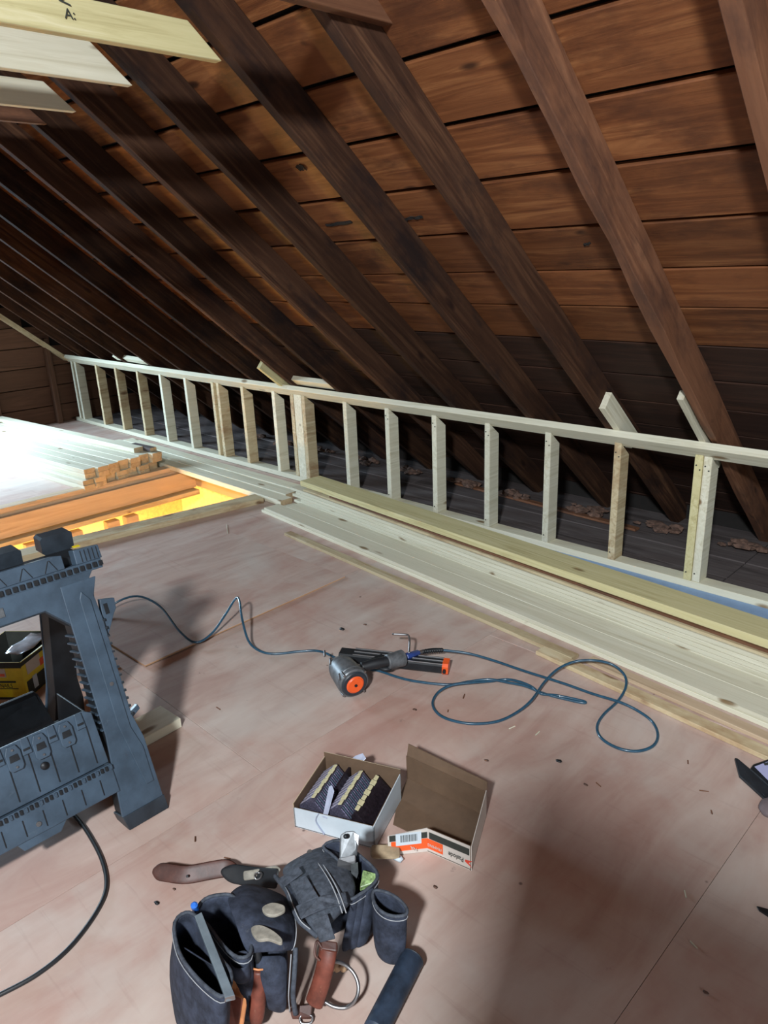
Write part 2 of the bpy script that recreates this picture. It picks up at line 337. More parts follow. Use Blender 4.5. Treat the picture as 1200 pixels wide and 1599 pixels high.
# ------------------------------------------------------------------ floor
floor = thing('floor', None, None, (0, 0, 0), kind='structure')
def sheet_floor(x0, x1, y0, y1, m=None, z=0):
    g = .0007; return box('plywood_sheet', x0+g, x1-g, y0+g, y1-g, z-.018, z, m or ply, floor, c=.001)
for (x0, x1, ys) in ((-.493, .727, (-3.8, -1.36, 1.08, 3.35)), (.727, 1.95, (-3.8, -1.0, 1.44, 3.35)), (1.95, 3.6, (-3.8, -1.0, 3.35)), (-1.745, -.493, (-3.8, -2.54, -.1, 2.34, 3.35)), (-2.72, -1.745, (-3.8, -1.33, 1.108, 3.35)), (-4.33, -2.72, (-3.8, -1.9, .5, 2.94, 3.35))):
    for a, b in zip(ys, ys[1:]): sheet_floor(x0, x1, a, b)
for (x0, x1, ys) in ((-6.68, -5.46, (-3.8, -1.8, .64, 3.08)), (-8.42, -6.68, (-3.8, -.6, 1.84, 3.08))):
    for a, b in zip(ys, ys[1:]): sheet_floor(x0, x1, a, b)
sheet_floor(-8.42, -5.0, 3.08, 3.35); sheet_floor(-5.0, -4.33, 3.20, 3.35); sheet_floor(-5.46, -4.33, -3.8, -.6)
for i, (a, b) in enumerate(((-8.42, -6.0), (-6.0, -3.6), (-3.6, -1.2), (-1.2, 1.6))):
    for k in range(4): box('loft_board', a+.003, b-.003, 3.353+.245*k, 3.594+.245*k, -.02, -.004-.003*(k % 2), greyboard, floor)
box('eave_board', -8.42, 3.6, 4.33, 4.36, -.1, .22, black, floor); box('floor_underlay', -4.33, 3.6, -3.8, 4.35, -.06, -.022, black, floor); box('floor_underlay', -8.42, -5.47, -3.8, 4.35, -.06, -.022, black, floor); box('floor_underlay', -5.46, -4.34, 3.21, 4.35, -.06, -.022, black, floor)
# opening: joists, plates and the lit wall of the storey below
board('joist', (-5.48, -.6, -.095), (-5.48, 3.2, -.095), .038, .19, joist, floor); board('joist', (-5.435, -.6, -.115), (-5.435, 3.1, -.115), .04, .15, joist, floor)
board('wall_plate', (-5.42, -.6, -.225), (-5.42, 3.1, -.225), .10, .04, pine_worn, floor)
board('joist', (-5.44, 3.12, -.09), (-4.36, 3.12, -.09), .04, .18, joist, floor); board('joist', (-5.44, -.58, -.09), (-4.36, -.58, -.09), .04, .18, joist, floor)
board('joist', (-4.35, -.6, -.14), (-4.35, 3.2, -.14), .038, .2, joist, floor)
board('floor_edge_board', (-5.50, .2, .0), (-5.50, 3.08, .0), .10, .036, joist, floor)
for y in (.55, .95, 1.32, 1.66, 1.98, 2.28, 2.44): board('blocking', (-5.44, y, -.36), (-5.44, y+.1, -.36), .08, .15, joist, floor)
box('wall_below', -5.98, -5.92, -.8, 3.3, -2.5, -.25, cream_wall, floor); box('wall_below', -5.95, -4.2, 3.22, 3.3, -2.5, -.2, cream_wall, floor)
box('wall_below', -5.95, -4.2, -.9, -.8, -2.5, -.2, cream_wall, floor); box('wall_below', -4.28, -4.2, -.8, 3.3, -2.5, -.26, cream_wall, floor); box('lower_floor', -5.95, -4.2, -.9, 3.3, -2.55, -2.5, joist, floor)
# ------------------------------------------------------------------ gable wall (far) and right gable
wl = thing('wall_left', None, None, (-8.4, 0, 0), kind='structure')
def gable_rows(parent, X, win):
    z = -.02; i = 0
    while z < 3.9:
        z1 = z+.215; ymax = P0.y+(P0.z-z1)/math.tan(SL)+.28; ymin = 2*ry-ymax
        spans = [(ymin, ymax)]
        if z1 > win[2] and z < win[3]: spans = [(ymin, win[0]), (win[1], ymax)]
        for a, b in spans:
            if b-a > .05: board('wall_board', (X, a, (z+z1)/2), (X, b, (z+z1)/2), .022, .207, gable, parent, seg=1)
        z = z1; i += 1
gable_rows(wl, -8.37, (.4, 1.5, .7, 1.8)); box('wall_sheathing', -8.44, -8.40, -5, .4, -.3, 4, black, wl); box('wall_sheathing', -8.44, -8.40, 1.5, 5, -.3, 4, black, wl)
for y in (3.17, 2.55): board('wall_stud', (-8.31, y, 0), (-8.31, y, P0.z+(P0.y-y)*math.tan(SL)+.05), .09, .05, gable if y > 3 else gable, wl, upv=(0, 1, 0))
box('sill_board', -8.36, -8.2, .35, 1.55, .66, .70, pine, wl)
o = board('pale_verge_board', rp(-8.27, -.02, -.03), rp(-8.27, 2.2, -.03), .09, .04, pine_worn, wl, upv=RN); o.name = 'verge_board'; o['label'] = 'pale new board following the roof slope'
wr = thing('wall_right', None, None, (3.6, 0, 0), kind='structure'); gable_rows(wr, 3.55, (-1.2, .2, .9, 2.3))
# ------------------------------------------------------------------ knee wall
kw = thing('wall_knee', 'low new pine stud wall under the rafters', None, (0, 3.39, 0), kind='structure'); del kw['label']
D = 3.352; SW = .038
def stud(x, depth=.089, m=None, y=D, x1=None, sh=0):
    m = m or pine; w = SW; h0 = .0385; top = lambda yy: .671-(yy-D)*math.tan(SL)
    x1 = x+w if x1 is None else x1; lean = sh
    vs = [(x, y, h0), (x1, y, h0), (x1, y+depth, h0), (x, y+depth, h0), (x+lean, y, top(y)), (x1+lean, y, top(y)), (x1+lean, y+depth, top(y+depth)), (x+lean, y+depth, top(y+depth))]
    me = bpy.data.meshes.new('stud'); org = Vector(((x+x1)/2, y+depth/2, .35))
    R = Matrix(((0, 1, 0), (0, 0, 1), (1, 0, 0))).inverted()     # local X runs up the stud
    Rw = Matrix(((0, 1, 0), (0, 0, 1), (1, 0, 0))).transposed().to_4x4()
    Mw = Matrix.Translation(org) @ Rw; inv = Mw.inverted()
    me.from_pydata([inv @ Vector(v) for v in vs], [], [(0, 3, 2, 1), (4, 5, 6, 7), (0, 1, 5, 4), (1, 2, 6, 5), (2, 3, 7, 6), (3, 0, 4, 7)]); me.materials.append(m)
    o = bpy.data.objects.new('stud', me); COL.objects.link(o); o.matrix_basis = Mw; o.parent = kw; o.matrix_parent_inverse = WM(kw).inverted()
    b = o.modifiers.new('b', 'BEVEL'); b.width = .002; b.segments = 1
    for (dx, z) in ((.010, .62), (.028, .600), (.012, .08)):      # screw heads
        if x > -3.7: screw((x+dx+lean*.9, y, z), (0, -1, 0), ink, o, .0035)
    return o
worn = {-7.161: pine_worn, -7.595: pine_worn, -6.71: pine_worn}
for x in (-7.595, -7.161, -6.71, -6.277, -5.844, -4.98, -4.57): stud(x, m=worn.get(x, pine if x in (-6.277,) else pine_worn if x in (-4.98,) else pine))
stud(-8.19, m=pine); stud(-8.10, m=pine, y=D); stud(-5.411, m=pine_worn); stud(-5.33, m=pine_worn, y=D+.0)
stud(-4.345, m=pine_worn); stud(-4.300, x1=-4.215); stud(-4.213, m=pine_worn, sh=0)
for i in range(7): stud(-3.763+.4064*i, m=pine_y if i == 6 else pine_worn if i in (5,) else pine, sh=0)
stud(-3.763+.4064*6+.04, m=pine, y=D+.004); stud(-.918); stud(-.512); stud(-.106); stud(.30)
board('bottom_plate', (-8.3, D+.0445, .019), (-4.13, D+.0445, .019), .089, .038, pine, kw); board('bottom_plate', (-4.12, D+.0445, .019), (.7, D+.0445, .019), .089, .038, pine, kw)
# top plate lies against the rafter undersides, sloping with the roof
tpc = lambda x: rp(x, .0-.018, -.0195)
for a, b in ((-8.3, -6.95), (-6.948, -4.32), (-4.318, .7)):
    board('top_plate', tpc(a), tpc(b), .098, .037, pine, kw, upv=RN, c=.002)
# ------------------------------------------------------------------ scrap blocks on the rafters by the wall
def thing_board(name, label, cat, p0, p1, w, t, m, upv=(0, 0, 1), group=None, endm=None, **k):
    return tag(board(name, p0, p1, w, t, m, None, upv=upv, endm=endm, **k), label, cat, group)
XR = (1, 0, 0)
thing_board('wood_block', 'short pale block nailed along a rafter above the middle of the stud wall', 'block', rp(-4.40, -.16, .03), rp(-4.40, .27, .03), .10, .036, pine_y, upv=XR)
thing_board('wood_block', 'flat pale block with a sloped end resting on the top plate, middle of the wall', 'block', rp(-4.33, .05, .035), rp(-3.83, .05, .035), .07, .036, pine, upv=RN)
thing_board('wood_block', 'small pale block on top of the plate near the far end of the stud wall', 'block', rp(-7.03, .06, .035), rp(-6.42, .05, .030), .06, .036, pine, upv=RN)
thing_board('wood_block', 'pale block with dark nail holes beside the second rafter from the right', 'block', rp(-1.715, -.16, .045), rp(-1.715, .235, .045), .09, .036, pine, upv=XR)
thing_board('wood_strip', 'long thin pale strip slanting down past the top plate beside the torn rafter', 'strip', rp(-1.290, -.23, .02), rp(-1.290, .40, .02), .045, .03, pine, upv=XR)
# ------------------------------------------------------------------ collar ties
def tie(x0, x1, z0, z1, ylo, yhi, left, m, label, g=None):
    vs = []
    for x in (x0, x1): vs += [(x, left, z0), (x, ylo, z0), (x, yhi, z1), (x, left, z1)]
    org = Vector(((x0+x1)/2, (left+ylo)/2, (z0+z1)/2)); R = Matrix(((0, 1, 0), (-1, 0, 0), (0, 0, 1))).inverted().to_4x4(); Mw = Matrix.Translation(org) @ R; inv = Mw.inverted()
    me = bpy.data.meshes.new('tie'); me.from_pydata([inv @ Vector(v) for v in vs], [], [(0, 1, 2, 3), (7, 6, 5, 4), (0, 4, 5, 1), (1, 5, 6, 2), (2, 6, 7, 3), (3, 7, 4, 0)]); me.materials.append(m)
    o = bpy.data.objects.new('collar_tie', me); COL.objects.link(o); o.matrix_basis = Mw; b = o.modifiers.new('b', 'BEVEL'); b.width = .002
    return tag(o, label, 'beam', g)
t1 = tie(-2.249, -2.287+.0, 2.205, 2.300, 1.574, 1.462, -2.3, pine_y, 'nearest pale yellow collar tie, stamped with dark marks')
t1b = tie(-2.785, -2.823, 2.222, 2.360, 1.546, 1.383, -2.4, pine, 'middle pale collar tie with a black knot, behind the stamped one')
t1c = tie(-3.271, -3.309, 2.208, 2.305, 1.546, 1.428, -2.3, pine, 'farthest and lowest of the three pale new collar ties')
tie(-3.737, -3.699, 2.225, 2.33, 1.60, 1.47, -2.4, redw, 'old dark collar tie at upper left edge, next past the pale ones')
tie(-4.25, -4.21, 2.225, 2.33, 1.56, 1.44, -2.4, oldw, 'farthest old dark collar tie, barely visible at left edge')
tie(-1.727, -1.687, 2.222, 2.33, 1.80, 1.66, -2.3, redw, 'old reddish collar tie at the top centre, crossing a rafter')
for s, y, z in (('2', 1.075, 2.282), ('A', 1.045, 2.285), ('S', 1.105, 2.246)):
    pass
text('grade_stamp', 'V', .045, frame((-2.2468, 1.073, 2.283), (0, .15, -1), (0, 1, .1)), ink, t1)
text('grade_stamp', 'A:', .036, frame((-2.2468, 1.085, 2.252), (0, 1, .05), (0, .1, 1)), ink, t1)
# ------------------------------------------------------------------ lumber
num = ['first', 'second', 'third', 'fourth', 'fifth', 'sixth', 'seventh', 'eighth', 'ninth']
lay = ['bottom', 'second', 'third', 'top']
dv = Vector((-1, -.092, 0)).normalized(); sv = Vector((-.092*0-.13, 1, 0)).normalized()
base = Vector((-5.43, 2.165, 0))
for L in range(4):
    for k in range(7):
        pr = (L//2*7+k); jx = [(.02, .0, .05, .01, .04, -.02, .03), (.05, -.01, .02, .06, .0, .05, -.03)][L//2][k]*.6+random.uniform(-.006, .006)
        p = base+sv*(.046+k*.0975+(.035 if L >= 2 else 0)+random.uniform(-.002, .002))+Vector((0, 0, .0195+.0392*L))
        p0 = p+dv*jx; ln = 2.52+random.uniform(-.02, .02)
        thing_board('timber', f'two-by-four in the {lay[L]} layer, {num[k]} from the left, of the far stack', 'lumber', p0, p0+dv*ln, .088, .038, pine, endm=endgrain, group='two-by-fours in the far stack')
p = base+sv*.60+Vector((0, 0, .0195+.0392*4)); thing_board('timber', 'single two-by-four lying on top of the far stack, right side', 'lumber', p+dv*.14, p+dv*2.7, .088, .038, pine, endm=endgrain)
p = base+sv*.67+dv*.03+Vector((0, 0, .176)); thing_board('timber', 'short dark offcut at the right front corner of the far stack', 'lumber', p, p+dv*.3, .06, .03, greyboard, endm=endgrain)
# three planks across the opening
for i, (a, b, z) in enumerate((((-6.55, 2.955), (-3.93, 2.93), .02), ((-6.75, 3.06), (-4.02, 3.045), .021), ((-6.7, 3.165), (-4.10, 3.165), .02))):
    thing_board('plank', ['front', 'middle', 'back'][i]+' grey-white plank of the three spanning the opening beside the stud wall', 'lumber', (a[0], a[1], z+.001), (b[0], b[1], z+.001), .10, .038, pine, endm=endgrain, group='planks across the opening')
thing_board('timber', 'pale timber along the near edge of the floor opening', 'lumber', (-4.52, .4, .0195), (-4.15, 2.86, .0195), .13, .038, pine_worn, endm=endgrain)
# the long pile by the stud wall (v measured from its front edge)
q = Vector((1, -.0905, 0)).normalized(); n_ = Vector((.0905, 1, 0)).normalized(); O = Vector((-2.0, 2.545, 0))
def pile(xs, v, w, z0, h, m, label, xe=.5, name='plank', q=q, n_=n_):
    c = O+n_*(v+w/2)+Vector((0, 0, z0+h/2)); t0 = (xs-c.x)/q.x; t1_ = (xe-c.x)/q.x
    return thing_board(name, label, 'lumber', c+q*t0, c+q*t1_, w, h, m, group='long boards piled by the stud wall', endm=endgrain, c=.0015)
pile(-3.93, .0, .118, .0005, .019, pine, 'lowest front board of the long pile, thin edge on the floor')
pile(-3.88, .123, .115, .0005, .019, pine, 'low board of the long pile, second from the front, underneath')
pile(-3.90, .004, .116, .020, .019, pine, 'wide front top board of the long pile, smooth and pale')
pile(-3.80, .122, .114, .020, .019, pine, 'second wide top board of the long pile, behind the front one')
for i in range(6):
    pile([-3.84, -3.88, -3.80, -3.90, -3.86, -3.92][i], .243+.0022*i, .114, .0005+.0193*i, .0188, pine, f'thin board in the layered middle of the long pile, {num[i]} of six from the floor')
pile(-3.78, .262, .10, .1165, .0125, pine_worn, 'thin greyish board on top of the six layered ones in the long pile')
pile(-3.5, .276, .09, .1295, .009, redw, 'thin dark red strip under the tan top board of the long pile')
qb = Vector((1, -.087, 0)).normalized(); nb_ = Vector((.087, 1, 0)).normalized()
for i in range(3): pile(-3.8, .382, .070, .0005+.0425*i, .042, pine_worn, f'back support board under the tan top board of the long pile, {num[i]} from the floor', q=qb, n_=nb_)
pile(-3.83, .285, .168, .1395, .036, pine_y, 'tan wide board topping the back of the long pile, dark marks on it', q=qb, n_=nb_)
thing_board('wood_strip', 'thin pale strip lying alone on the floor in front of the long pile', 'strip', (-3.45, 2.56, .0105), (-1.35, 2.395, .0105), .05, .018, pine_worn, endm=endgrain)
thing_board('wood_strip', 'second thin strip on the floor, nearer the right edge, hose arching over it', 'strip', (-1.49, 2.352, .0105), (.4, 2.175, .0105), .055, .018, pine_worn, endm=endgrain)
thing_board('wood_strip', 'narrow strip squeezed between the long pile and the loose floor strips', 'strip', (-1.30, 2.424, .0085), (.4, 2.262, .0085), .05, .016, joist, endm=endgrain)
tag(slab('blue_sheet', [(-2.9, 3.13, .004), (.6, 2.86, .004), (.6, 3.350, .004), (-2.9, 3.350, .004)], .0034, blue_strip, bev=0), 'pale blue strip on the floor along the foot of the stud wall', 'sheet')
# loose sheet of plywood on the floor
lp = thing('plywood_panel', 'thin loose plywood panel lying on the floor, brown edge raised', 'panel', (-3.2, 1.8, 0))
vs = [(-2.66, 1.178, .016), (-2.70, 2.352, .007), (-3.75, 2.35, .006), (-3.75, 1.14, .012)]
slab('face_veneer', vs, .003, ply, lp, bev=0); slab('core', [(v[0]-.0, v[1], v[2]-.0031) for v in vs], .0055, ply_edge, lp, bev=0)
slab('scrap', [(-2.75, 1.05, .004), (-2.74, 1.11, .004), (-2.80, 1.11, .004)], .003, ply_edge, lp)
# scrap block near the sawhorse
sb = P(247, 1103, .04); sc_ = P(285, 1119, .04); sd = P(228, 1150, .04); se = sb+(sd-sc_)
thing_board('wood_block', 'pale green-white offcut lying flat by the sawhorse leg', 'block', (sc_+sb)/2+(sd-sc_).normalized()*0, (sd+se)/2+(sd-sc_)*.6, (sb-sc_).length, .038, pine, endm=endgrain).location.z = .0195
# strip along the eave and rubble at the rafter feet
thing_board('wood_strip', 'rough old strip on the loft floor near the eave, behind the stud wall', 'strip', (-3.3, 4.02, .008), (-1.85, 3.93, .008), .05, .014, redw)
thing_board('wood_strip', 'old strip on the loft floor behind the triple stud', 'strip', (-6.0, 4.05, .008), (-4.3, 4.0, .008), .04, .014, greyboard)
vsx = []; fsx = []
def rubble(cx, cy, cz, n, r):
    for _ in range(n):
        bm = bmesh.new(); bmesh.ops.create_icosphere(bm, subdivisions=1, radius=random.uniform(.4, 1)*r)
        off = Vector((cx+random.uniform(-.12, .12), cy+random.uniform(-.06, .05), cz+random.uniform(0, .02))); b0 = len(vsx)
        for v in bm.verts: vsx.append(Vector((v.co.x*1.6, v.co.y, v.co.z*.6))*random.uniform(.7, 1.3)+off)
        for f in bm.faces: fsx.append(tuple(b0+v.index for v in f.verts))
        bm.free()
for x in RX[:11]: rubble(x, 4.03, .015, 14, .035)
tag(mesh('rubble', vsx, fsx, insul), 'clumps of brown dusty insulation at the rafter feet in the eave', 'debris', kind='stuff')
# ------------------------------------------------------------------ sawhorse
shy = .455
saw = thing('sawhorse', 'blue-black plastic folding sawhorse at the left, tray between its legs', 'sawhorse', (-2.13, shy, 0))
T = .293
def fx(z, off=0): return -1.83-T*z+off           # front face plane
nf = Vector((1, 0, T)).normalized()
def fp(y, z, off=0): return Vector((fx(z), y, z))+nf*off
def mir(v): return Vector((2*-2.135-v.x, v.y, v.z))
def flip(y): return 2*shy-y
def face_part(name, yz, m, d=.012, off=0, rear=False, bev=.002, par=None):
    pts = [fp(y, z, off) for y, z in yz]; t = -nf
    if rear: pts = [mir(p) for p in pts]; t = Vector((-t.x, t.y, t.z))
    return slab(name, pts, d, m, par or saw, thick_dir=t, bev=bev)
leg_r = [(.80, .728), (.779, .677), (.785, .607), (.785, .312), (.801, .233), (.806, .003), (.683, .003), (.672, .05), (.694, .284), (.693, .615), (.694, .728)]
for rear in (False, True):
    nm = 'rear ' if rear else ''
    # header with chamfered arch
    face_part('header', [(flip(.80), .752), (.80, .752), (.694, .62), (.638, .679), (flip(.638), .679), (flip(.694), .62)], plast, .010, 0, rear)
    for side in (0, 1):
        pts = leg_r if not side else [(flip(y), z) for y, z in leg_r]
        lg = face_part('leg', pts, plast, .008, .001, rear)
        core = [(.786, .70), (.772, .60), (.772, .32), (.79, .22), (.795, .006), (.686, .006), (.678, .05), (.696, .25), (.696, .62), (.705, .70)]
        cc = core if not side else [(flip(y), z) for y, z in core]
        face_part('leg_core', cc, plast_d, .062, -.006, rear, par=lg)
        rib = [(.745, .70), (.765, .67), (.77, .28), (.789, .21), (.79, .10), (.765, .10), (.735, .30), (.735, .68)]
        rb = rib if not side else [(flip(y), z) for y, z in rib]
        face_part('raised_rib', rb, plast, .004, .005, rear, par=lg)
        ft = [(.808, .045), (.810, .0005), (.680, .0005), (.672, .045)]
        f2 = ft if not side else [(flip(y), z) for y, z in ft]
        face_part('foot', f2, plast_m, .075, .004, rear, par=lg)
        if not rear:
            yy = .783
            for k in range(13):                       # teeth down the outer edge and ribs on the inner edge
                z = .31+.024*k; yo = yy if not side else flip(yy)
                board('tooth', fp(yo+(.003 if not side else -.003), z, -.004), fp(yo+(.003 if not side else -.003), z+.006, -.004), .010, .012, plast_m, lg, upv=nf, c=.002)
                yi = .6915 if not side else flip(.6915)
                board('inner_rib', fp(yi+(.0015 if not side else -.0015), .30+.0235*k, -.038), fp(yi+(.0015 if not side else -.0015), .304+.0235*k, -.038), .008, .068, plast, lg, upv=nf, c=.001)
            screw(fp(.752 if not side else flip(.752), .42, .004), nf, steel, lg, .006)
        if side: lg.name = 'leg'
# the dark recess behind the header arch
face_part('arch_lip', [(flip(.640), .686), (.640, .686), (.700, .622), (.694, .614), (.636, .675), (flip(.636), .675), (flip(.694), .614), (flip(.700), .622)], plast_m, .055, -.003)
# toothed band under the rail
for k in range(40):
    y = .825-.019*k
    board('slot', fp(y, .7535, .003), fp(y, .7675, .003), .012, .006, plast_d, saw, upv=nf, c=.001)
face_part('top_rail', [(flip(.83), .746), (.83, .746), (.83, .774), (flip(.83), .774)], plast, .045, .0)
face_part('clamp_block', [(flip(.722), .774), (.722, .774), (.722, .812), (.70, .816), (flip(.70), .816), (flip(.722), .812)], plast, .040, .003)
face_part('clamp_block', [(.756, .774), (.834, .774), (.832, .813), (.757, .816)], plast, .040, .003)
face_part('clamp_block', [(flip(.756), .774), (flip(.834), .774), (flip(.832), .813), (flip(.757), .816)], plast, .040, .003)
for k in range(5): board('groove', fp(.775+.012*k, .777, .0035), fp(.775+.012*k, .810, .0035), .002, .003, plast_d, saw, upv=nf, c=.0005)
for k in range(9): board('groove', fp(.70-.035*k, .777, .0035), fp(.70-.035*k-.016*(-1)**k, .808, .0035), .002, .003, plast_d, saw, upv=nf, c=.0005)
box('sticker', -2.100, -2.085, .768, .788, .8165, .818, yellow, saw, c=.0004)
box('saddle', -2.165, -2.095, flip(.79), .79, .755, .790, plast_d, saw)
box('rubber_pad', -2.215, -2.165, .705, .800, .79, .845, plast_m, saw, c=.007); box('rubber_pad', -2.215, -2.155, .30, .645, .785, .835, plast_m, saw, c=.006)
# shelf tray between the legs
tray = face_part('tray', [(flip(.68), .212), (.682, .212), (.676, .365), (.655, .378), (flip(.655), .378), (flip(.68), .365)], plast, .010, -.002)
slab('tray_rim', [(-2.20, flip(.62), .34), (-2.24, flip(.66), .20), (-2.24, .66, .20), (-2.20, .62, .34), (-2.165, .60, .375), (-2.165, flip(.60), .375)], .012, plast_d, saw, thick_dir=(-1, 0, 0))
box('tray_floor', -2.22, -1.90, flip(.67), .67, .205, .215, plast_d, saw)
for s in (0, 1):
    y = .672 if not s else flip(.672); slab('tray_end', [(-1.905, y, .21), (-2.22, y, .21), (-2.18, y, .33), (-1.945, y, .36)], .006, plast_d, saw, thick_dir=(0, -1, 0))
face_part('shelf_rail', [(flip(.686), .122), (.686, .122), (.684, .208), (flip(.684), .208)], plast, .03, .006)
for k in range(34):
    y = .680-.0135*k; board('rail_notch', fp(y, .194, .008), fp(y, .206, .008), .007, .008, plast_d if k % 3 else plast, saw, upv=nf, c=.001)
for k in range(8):
    y = .65-.055*k; board('panel_groove', fp(y, .225, -.001), fp(y, .335, -.001), .0025, .004, plast_d, tray, upv=nf, c=.0005)
    board('rail_groove', fp(y-.01, .133, .0065), fp(y-.01, .178, .0065), .0025, .004, plast_d, saw, upv=nf, c=.0005)
for k, y in enumerate((.592, .520, .448, .376, .304)):
    l = face_part('latch', [(y-.020, .315), (y-.014, .306), (y+.014, .306), (y+.020, .315), (y+.020, .356), (y+.012, .374), (y-.012, .374), (y-.020, .356)], plast, .008, .007)
    face_part('latch_slot', [(y-.013, .332), (y+.013, .332), (y+.011, .350), (y-.011, .350)], plast_d, .002, .0085, par=l, bev=.0005)
    screw(fp(y, .317, .008), nf, steel, l, .003); screw(fp(y, .364, .008), nf, steel, l, .003)
for y in (.636, .556, .484, .412, .340):
    l = face_part('small_clip', [(y-.013, .335), (y+.013, .335), (y+.010, .380), (y-.010, .380)], plast, .006, .004)
    face_part('clip_slot', [(y-.009, .346), (y+.009, .346), (y+.009, .352), (y-.009, .352)], plast_d, .002, .0055, par=l, bev=.0005)
hp = fp(.515, .285, -.001)
tube('peg_hole', [hp, hp+nf*.004], .011, plast_d, saw, seg=16, sm=1)
face_part('lower_tab', [(.53, .124), (.39, .124), (.405, .098), (.505, .098)], plast, .02, .002)
screw(fp(.455, .15, .007), nf, steel, saw, .007)
# hooks at the outer leg edge
face_part('cord_hook', [(.785, .545), (.823, .605), (.835, .620), (.838, .650), (.795, .660), (.787, .60)], plast, .02, -.008)
face_part('hook_slot', [(.800, .612), (.812, .612), (.812, .643), (.800, .643)], plast_d, .004, -.007, bev=0)
face_part('cord_hook', [(.785, .315), (.815, .328), (.818, .313), (.790, .298)], plast, .02, -.01)
face_part('logo_plate', [(.40, .725), (.535, .725), (.535, .700), (.40, .700)], silver, .002, .002, bev=.0005)
# rear hub under the arch, seen through it
# ------------------------------------------------------------------ power cable
cb = [P(100, 1262, .01), P(118, 1275, .006), P(140, 1305, .006), P(160, 1345, .006), P(166, 1385, .006), P(150, 1425, .006), P(110, 1478, .006), P(60, 1520, .006), P(0, 1553, .006), P(-80, 1590, .006)]
tag(tube('power_cable', [P(40, 1180, .006)]+cb, .0058, cable_m), 'black power cable curving over the floor under the sawhorse', 'cable')
# ------------------------------------------------------------------ air hose
h = []
for (x, y, z) in ((60, 1120, .01), (120, 1030, .02), (162, 967, .02), (180, 942, .06), (215, 931, .09), (250, 947, .08), (280, 985, .040), (305, 1003, .022), (330, 990, .035), (352, 960, .09), (368, 935, .14), (374, 938, .145), (378, 965, .11), (388, 1000, .045), (405, 1016, .018), (430, 1021, .008), (470, 1017, .008), (500, 1017, .009), (530, 1030, .010), (560, 1042, .010), (590, 1047, .010), (620, 1057, .008), (650, 1064, .008), (700, 1069, .008), (735, 1064, .010), (765, 1061, .016), (795, 1066, .018), (820, 1071, .020), (850, 1083, .012), (885, 1092, .008), (908, 1097, .008), (915, 1097, .008), (908, 1094, .008), (870, 1086, .010), (845, 1083, .020)): h.append(P(x, y, z))
for (x, y, z) in ((830, 1072, .020), (810, 1064, .017), (790, 1061, .010), (765, 1064, .009), (735, 1066, .022), (705, 1070, .020), (685, 1081, .010), (676, 1097, .008), (682, 1112, .008), (700, 1123, .008), (735, 1130, .008), (775, 1127, .008), (805, 1114, .010), (830, 1094, .024), (850, 1066, .024), (870, 1046, .04), (895, 1034, .055), (925, 1031, .07), (955, 1037, .06), (975, 1053, .04), (978, 1072, .025), (966, 1094, .008), (943, 1116, .008), (933, 1135, .008), (940, 1153, .008), (965, 1168, .008), (995, 1173, .008), (1020, 1165, .008), (1028, 1148, .008), (1020, 1128, .008), (1000, 1112, .010), (970, 1097, .022), (925, 1083, .018), (880, 1067, .024), (820, 1048, .026), (770, 1031, .030), (730, 1020, .040), (690, 1015, .050)): h.append(P(x, y, z))
hz = tube('air_hose', h, .0052, hose_m, sm=6, seg=10); tag(hz, 'dark blue air hose looping over the plywood to the nail gun', 'hose')
# ------------------------------------------------------------------ nail gun
ng = thing('nail_gun', 'silver and black nail gun with orange cap lying on the floor', 'nail gun', P(590, 1060))
def cyl_between(name, a, b, r0, r1, m, parent, seg=24, capbev=0):
    a, b = Vector(a), Vector(b); t = (b-a).normalized(); s = t.cross(Vector((0, 0, 1))); s = s.normalized() if s.length > .01 else Vector((1, 0, 0)); q_ = t.cross(s)
    L = (b-a).length; prof = [(0, r0*.0), (0, r0-.004), (.004, r0), (L-.004, r1), (L, r1-.004), (L, 0)] if capbev else [(0, 0), (0, r0), (L, r1), (L, 0)]
    vs = []; fs = []
    for (d, r) in prof:
        for k in range(seg): an = 2*math.pi*k/seg; vs.append(a+t*d+s*math.cos(an)*max(r, .0002)+q_*math.sin(an)*max(r, .0002))
    for i in range(len(prof)-1):
        for k in range(seg): fs.append((i*seg+k, i*seg+(k+1) % seg, (i+1)*seg+(k+1) % seg, (i+1)*seg+k))
    fs.append(tuple(range(seg))); fs.append(tuple((len(prof)-1)*seg+k for k in range(seg)))
    o = mesh(name, vs, fs, m, parent, True); md = o.modifiers.new('e', 'EDGE_SPLIT'); md.split_angle = math.radians(40); return o
ca = P(562, 1067, .062); cb2 = P(532, 1035, .075)    # axis of the motor head: cap end -> rear
ax = (ca-cb2).normalized()
cap_c = P(554, 1068, .060); view = (EYE-cap_c).normalized()
axis = Vector((.60, -.52, .16)).normalized()
bk = P(534, 1043, .066); axis = (cap_c-bk).normalized()
cyl_between('motor_housing', bk, cap_c-axis*.022, .054, .061, silver, ng, 28, 1)
cyl_between('end_ring', cap_c-axis*.028, cap_c-axis*.002, .060, .060, silver, ng, 32, 1)
cyl_between('end_cap', cap_c-axis*.004, cap_c+axis*.005, .053, .051, plast_m, ng, 32, 1)
cyl_between('orange_cap', cap_c+axis*.003, cap_c+axis*.012, .036, .034, orange, ng, 32, 1)
cyl_between('cap_hub', cap_c+axis*.011, cap_c+axis*.015, .006, .006, plast_d, ng, 12)
sx_ = axis.cross(Vector((0, 0, 1))).normalized(); sy_ = axis.cross(sx_).normalized()
for an in (40, 130, 220, 310):
    d_ = sx_*math.cos(math.radians(an))+sy_*math.sin(math.radians(an)); c_ = cap_c-axis*.03+d_*.060
    cyl_between('bolt', c_, c_+axis*.030, .005, .005, steel, ng, 10)
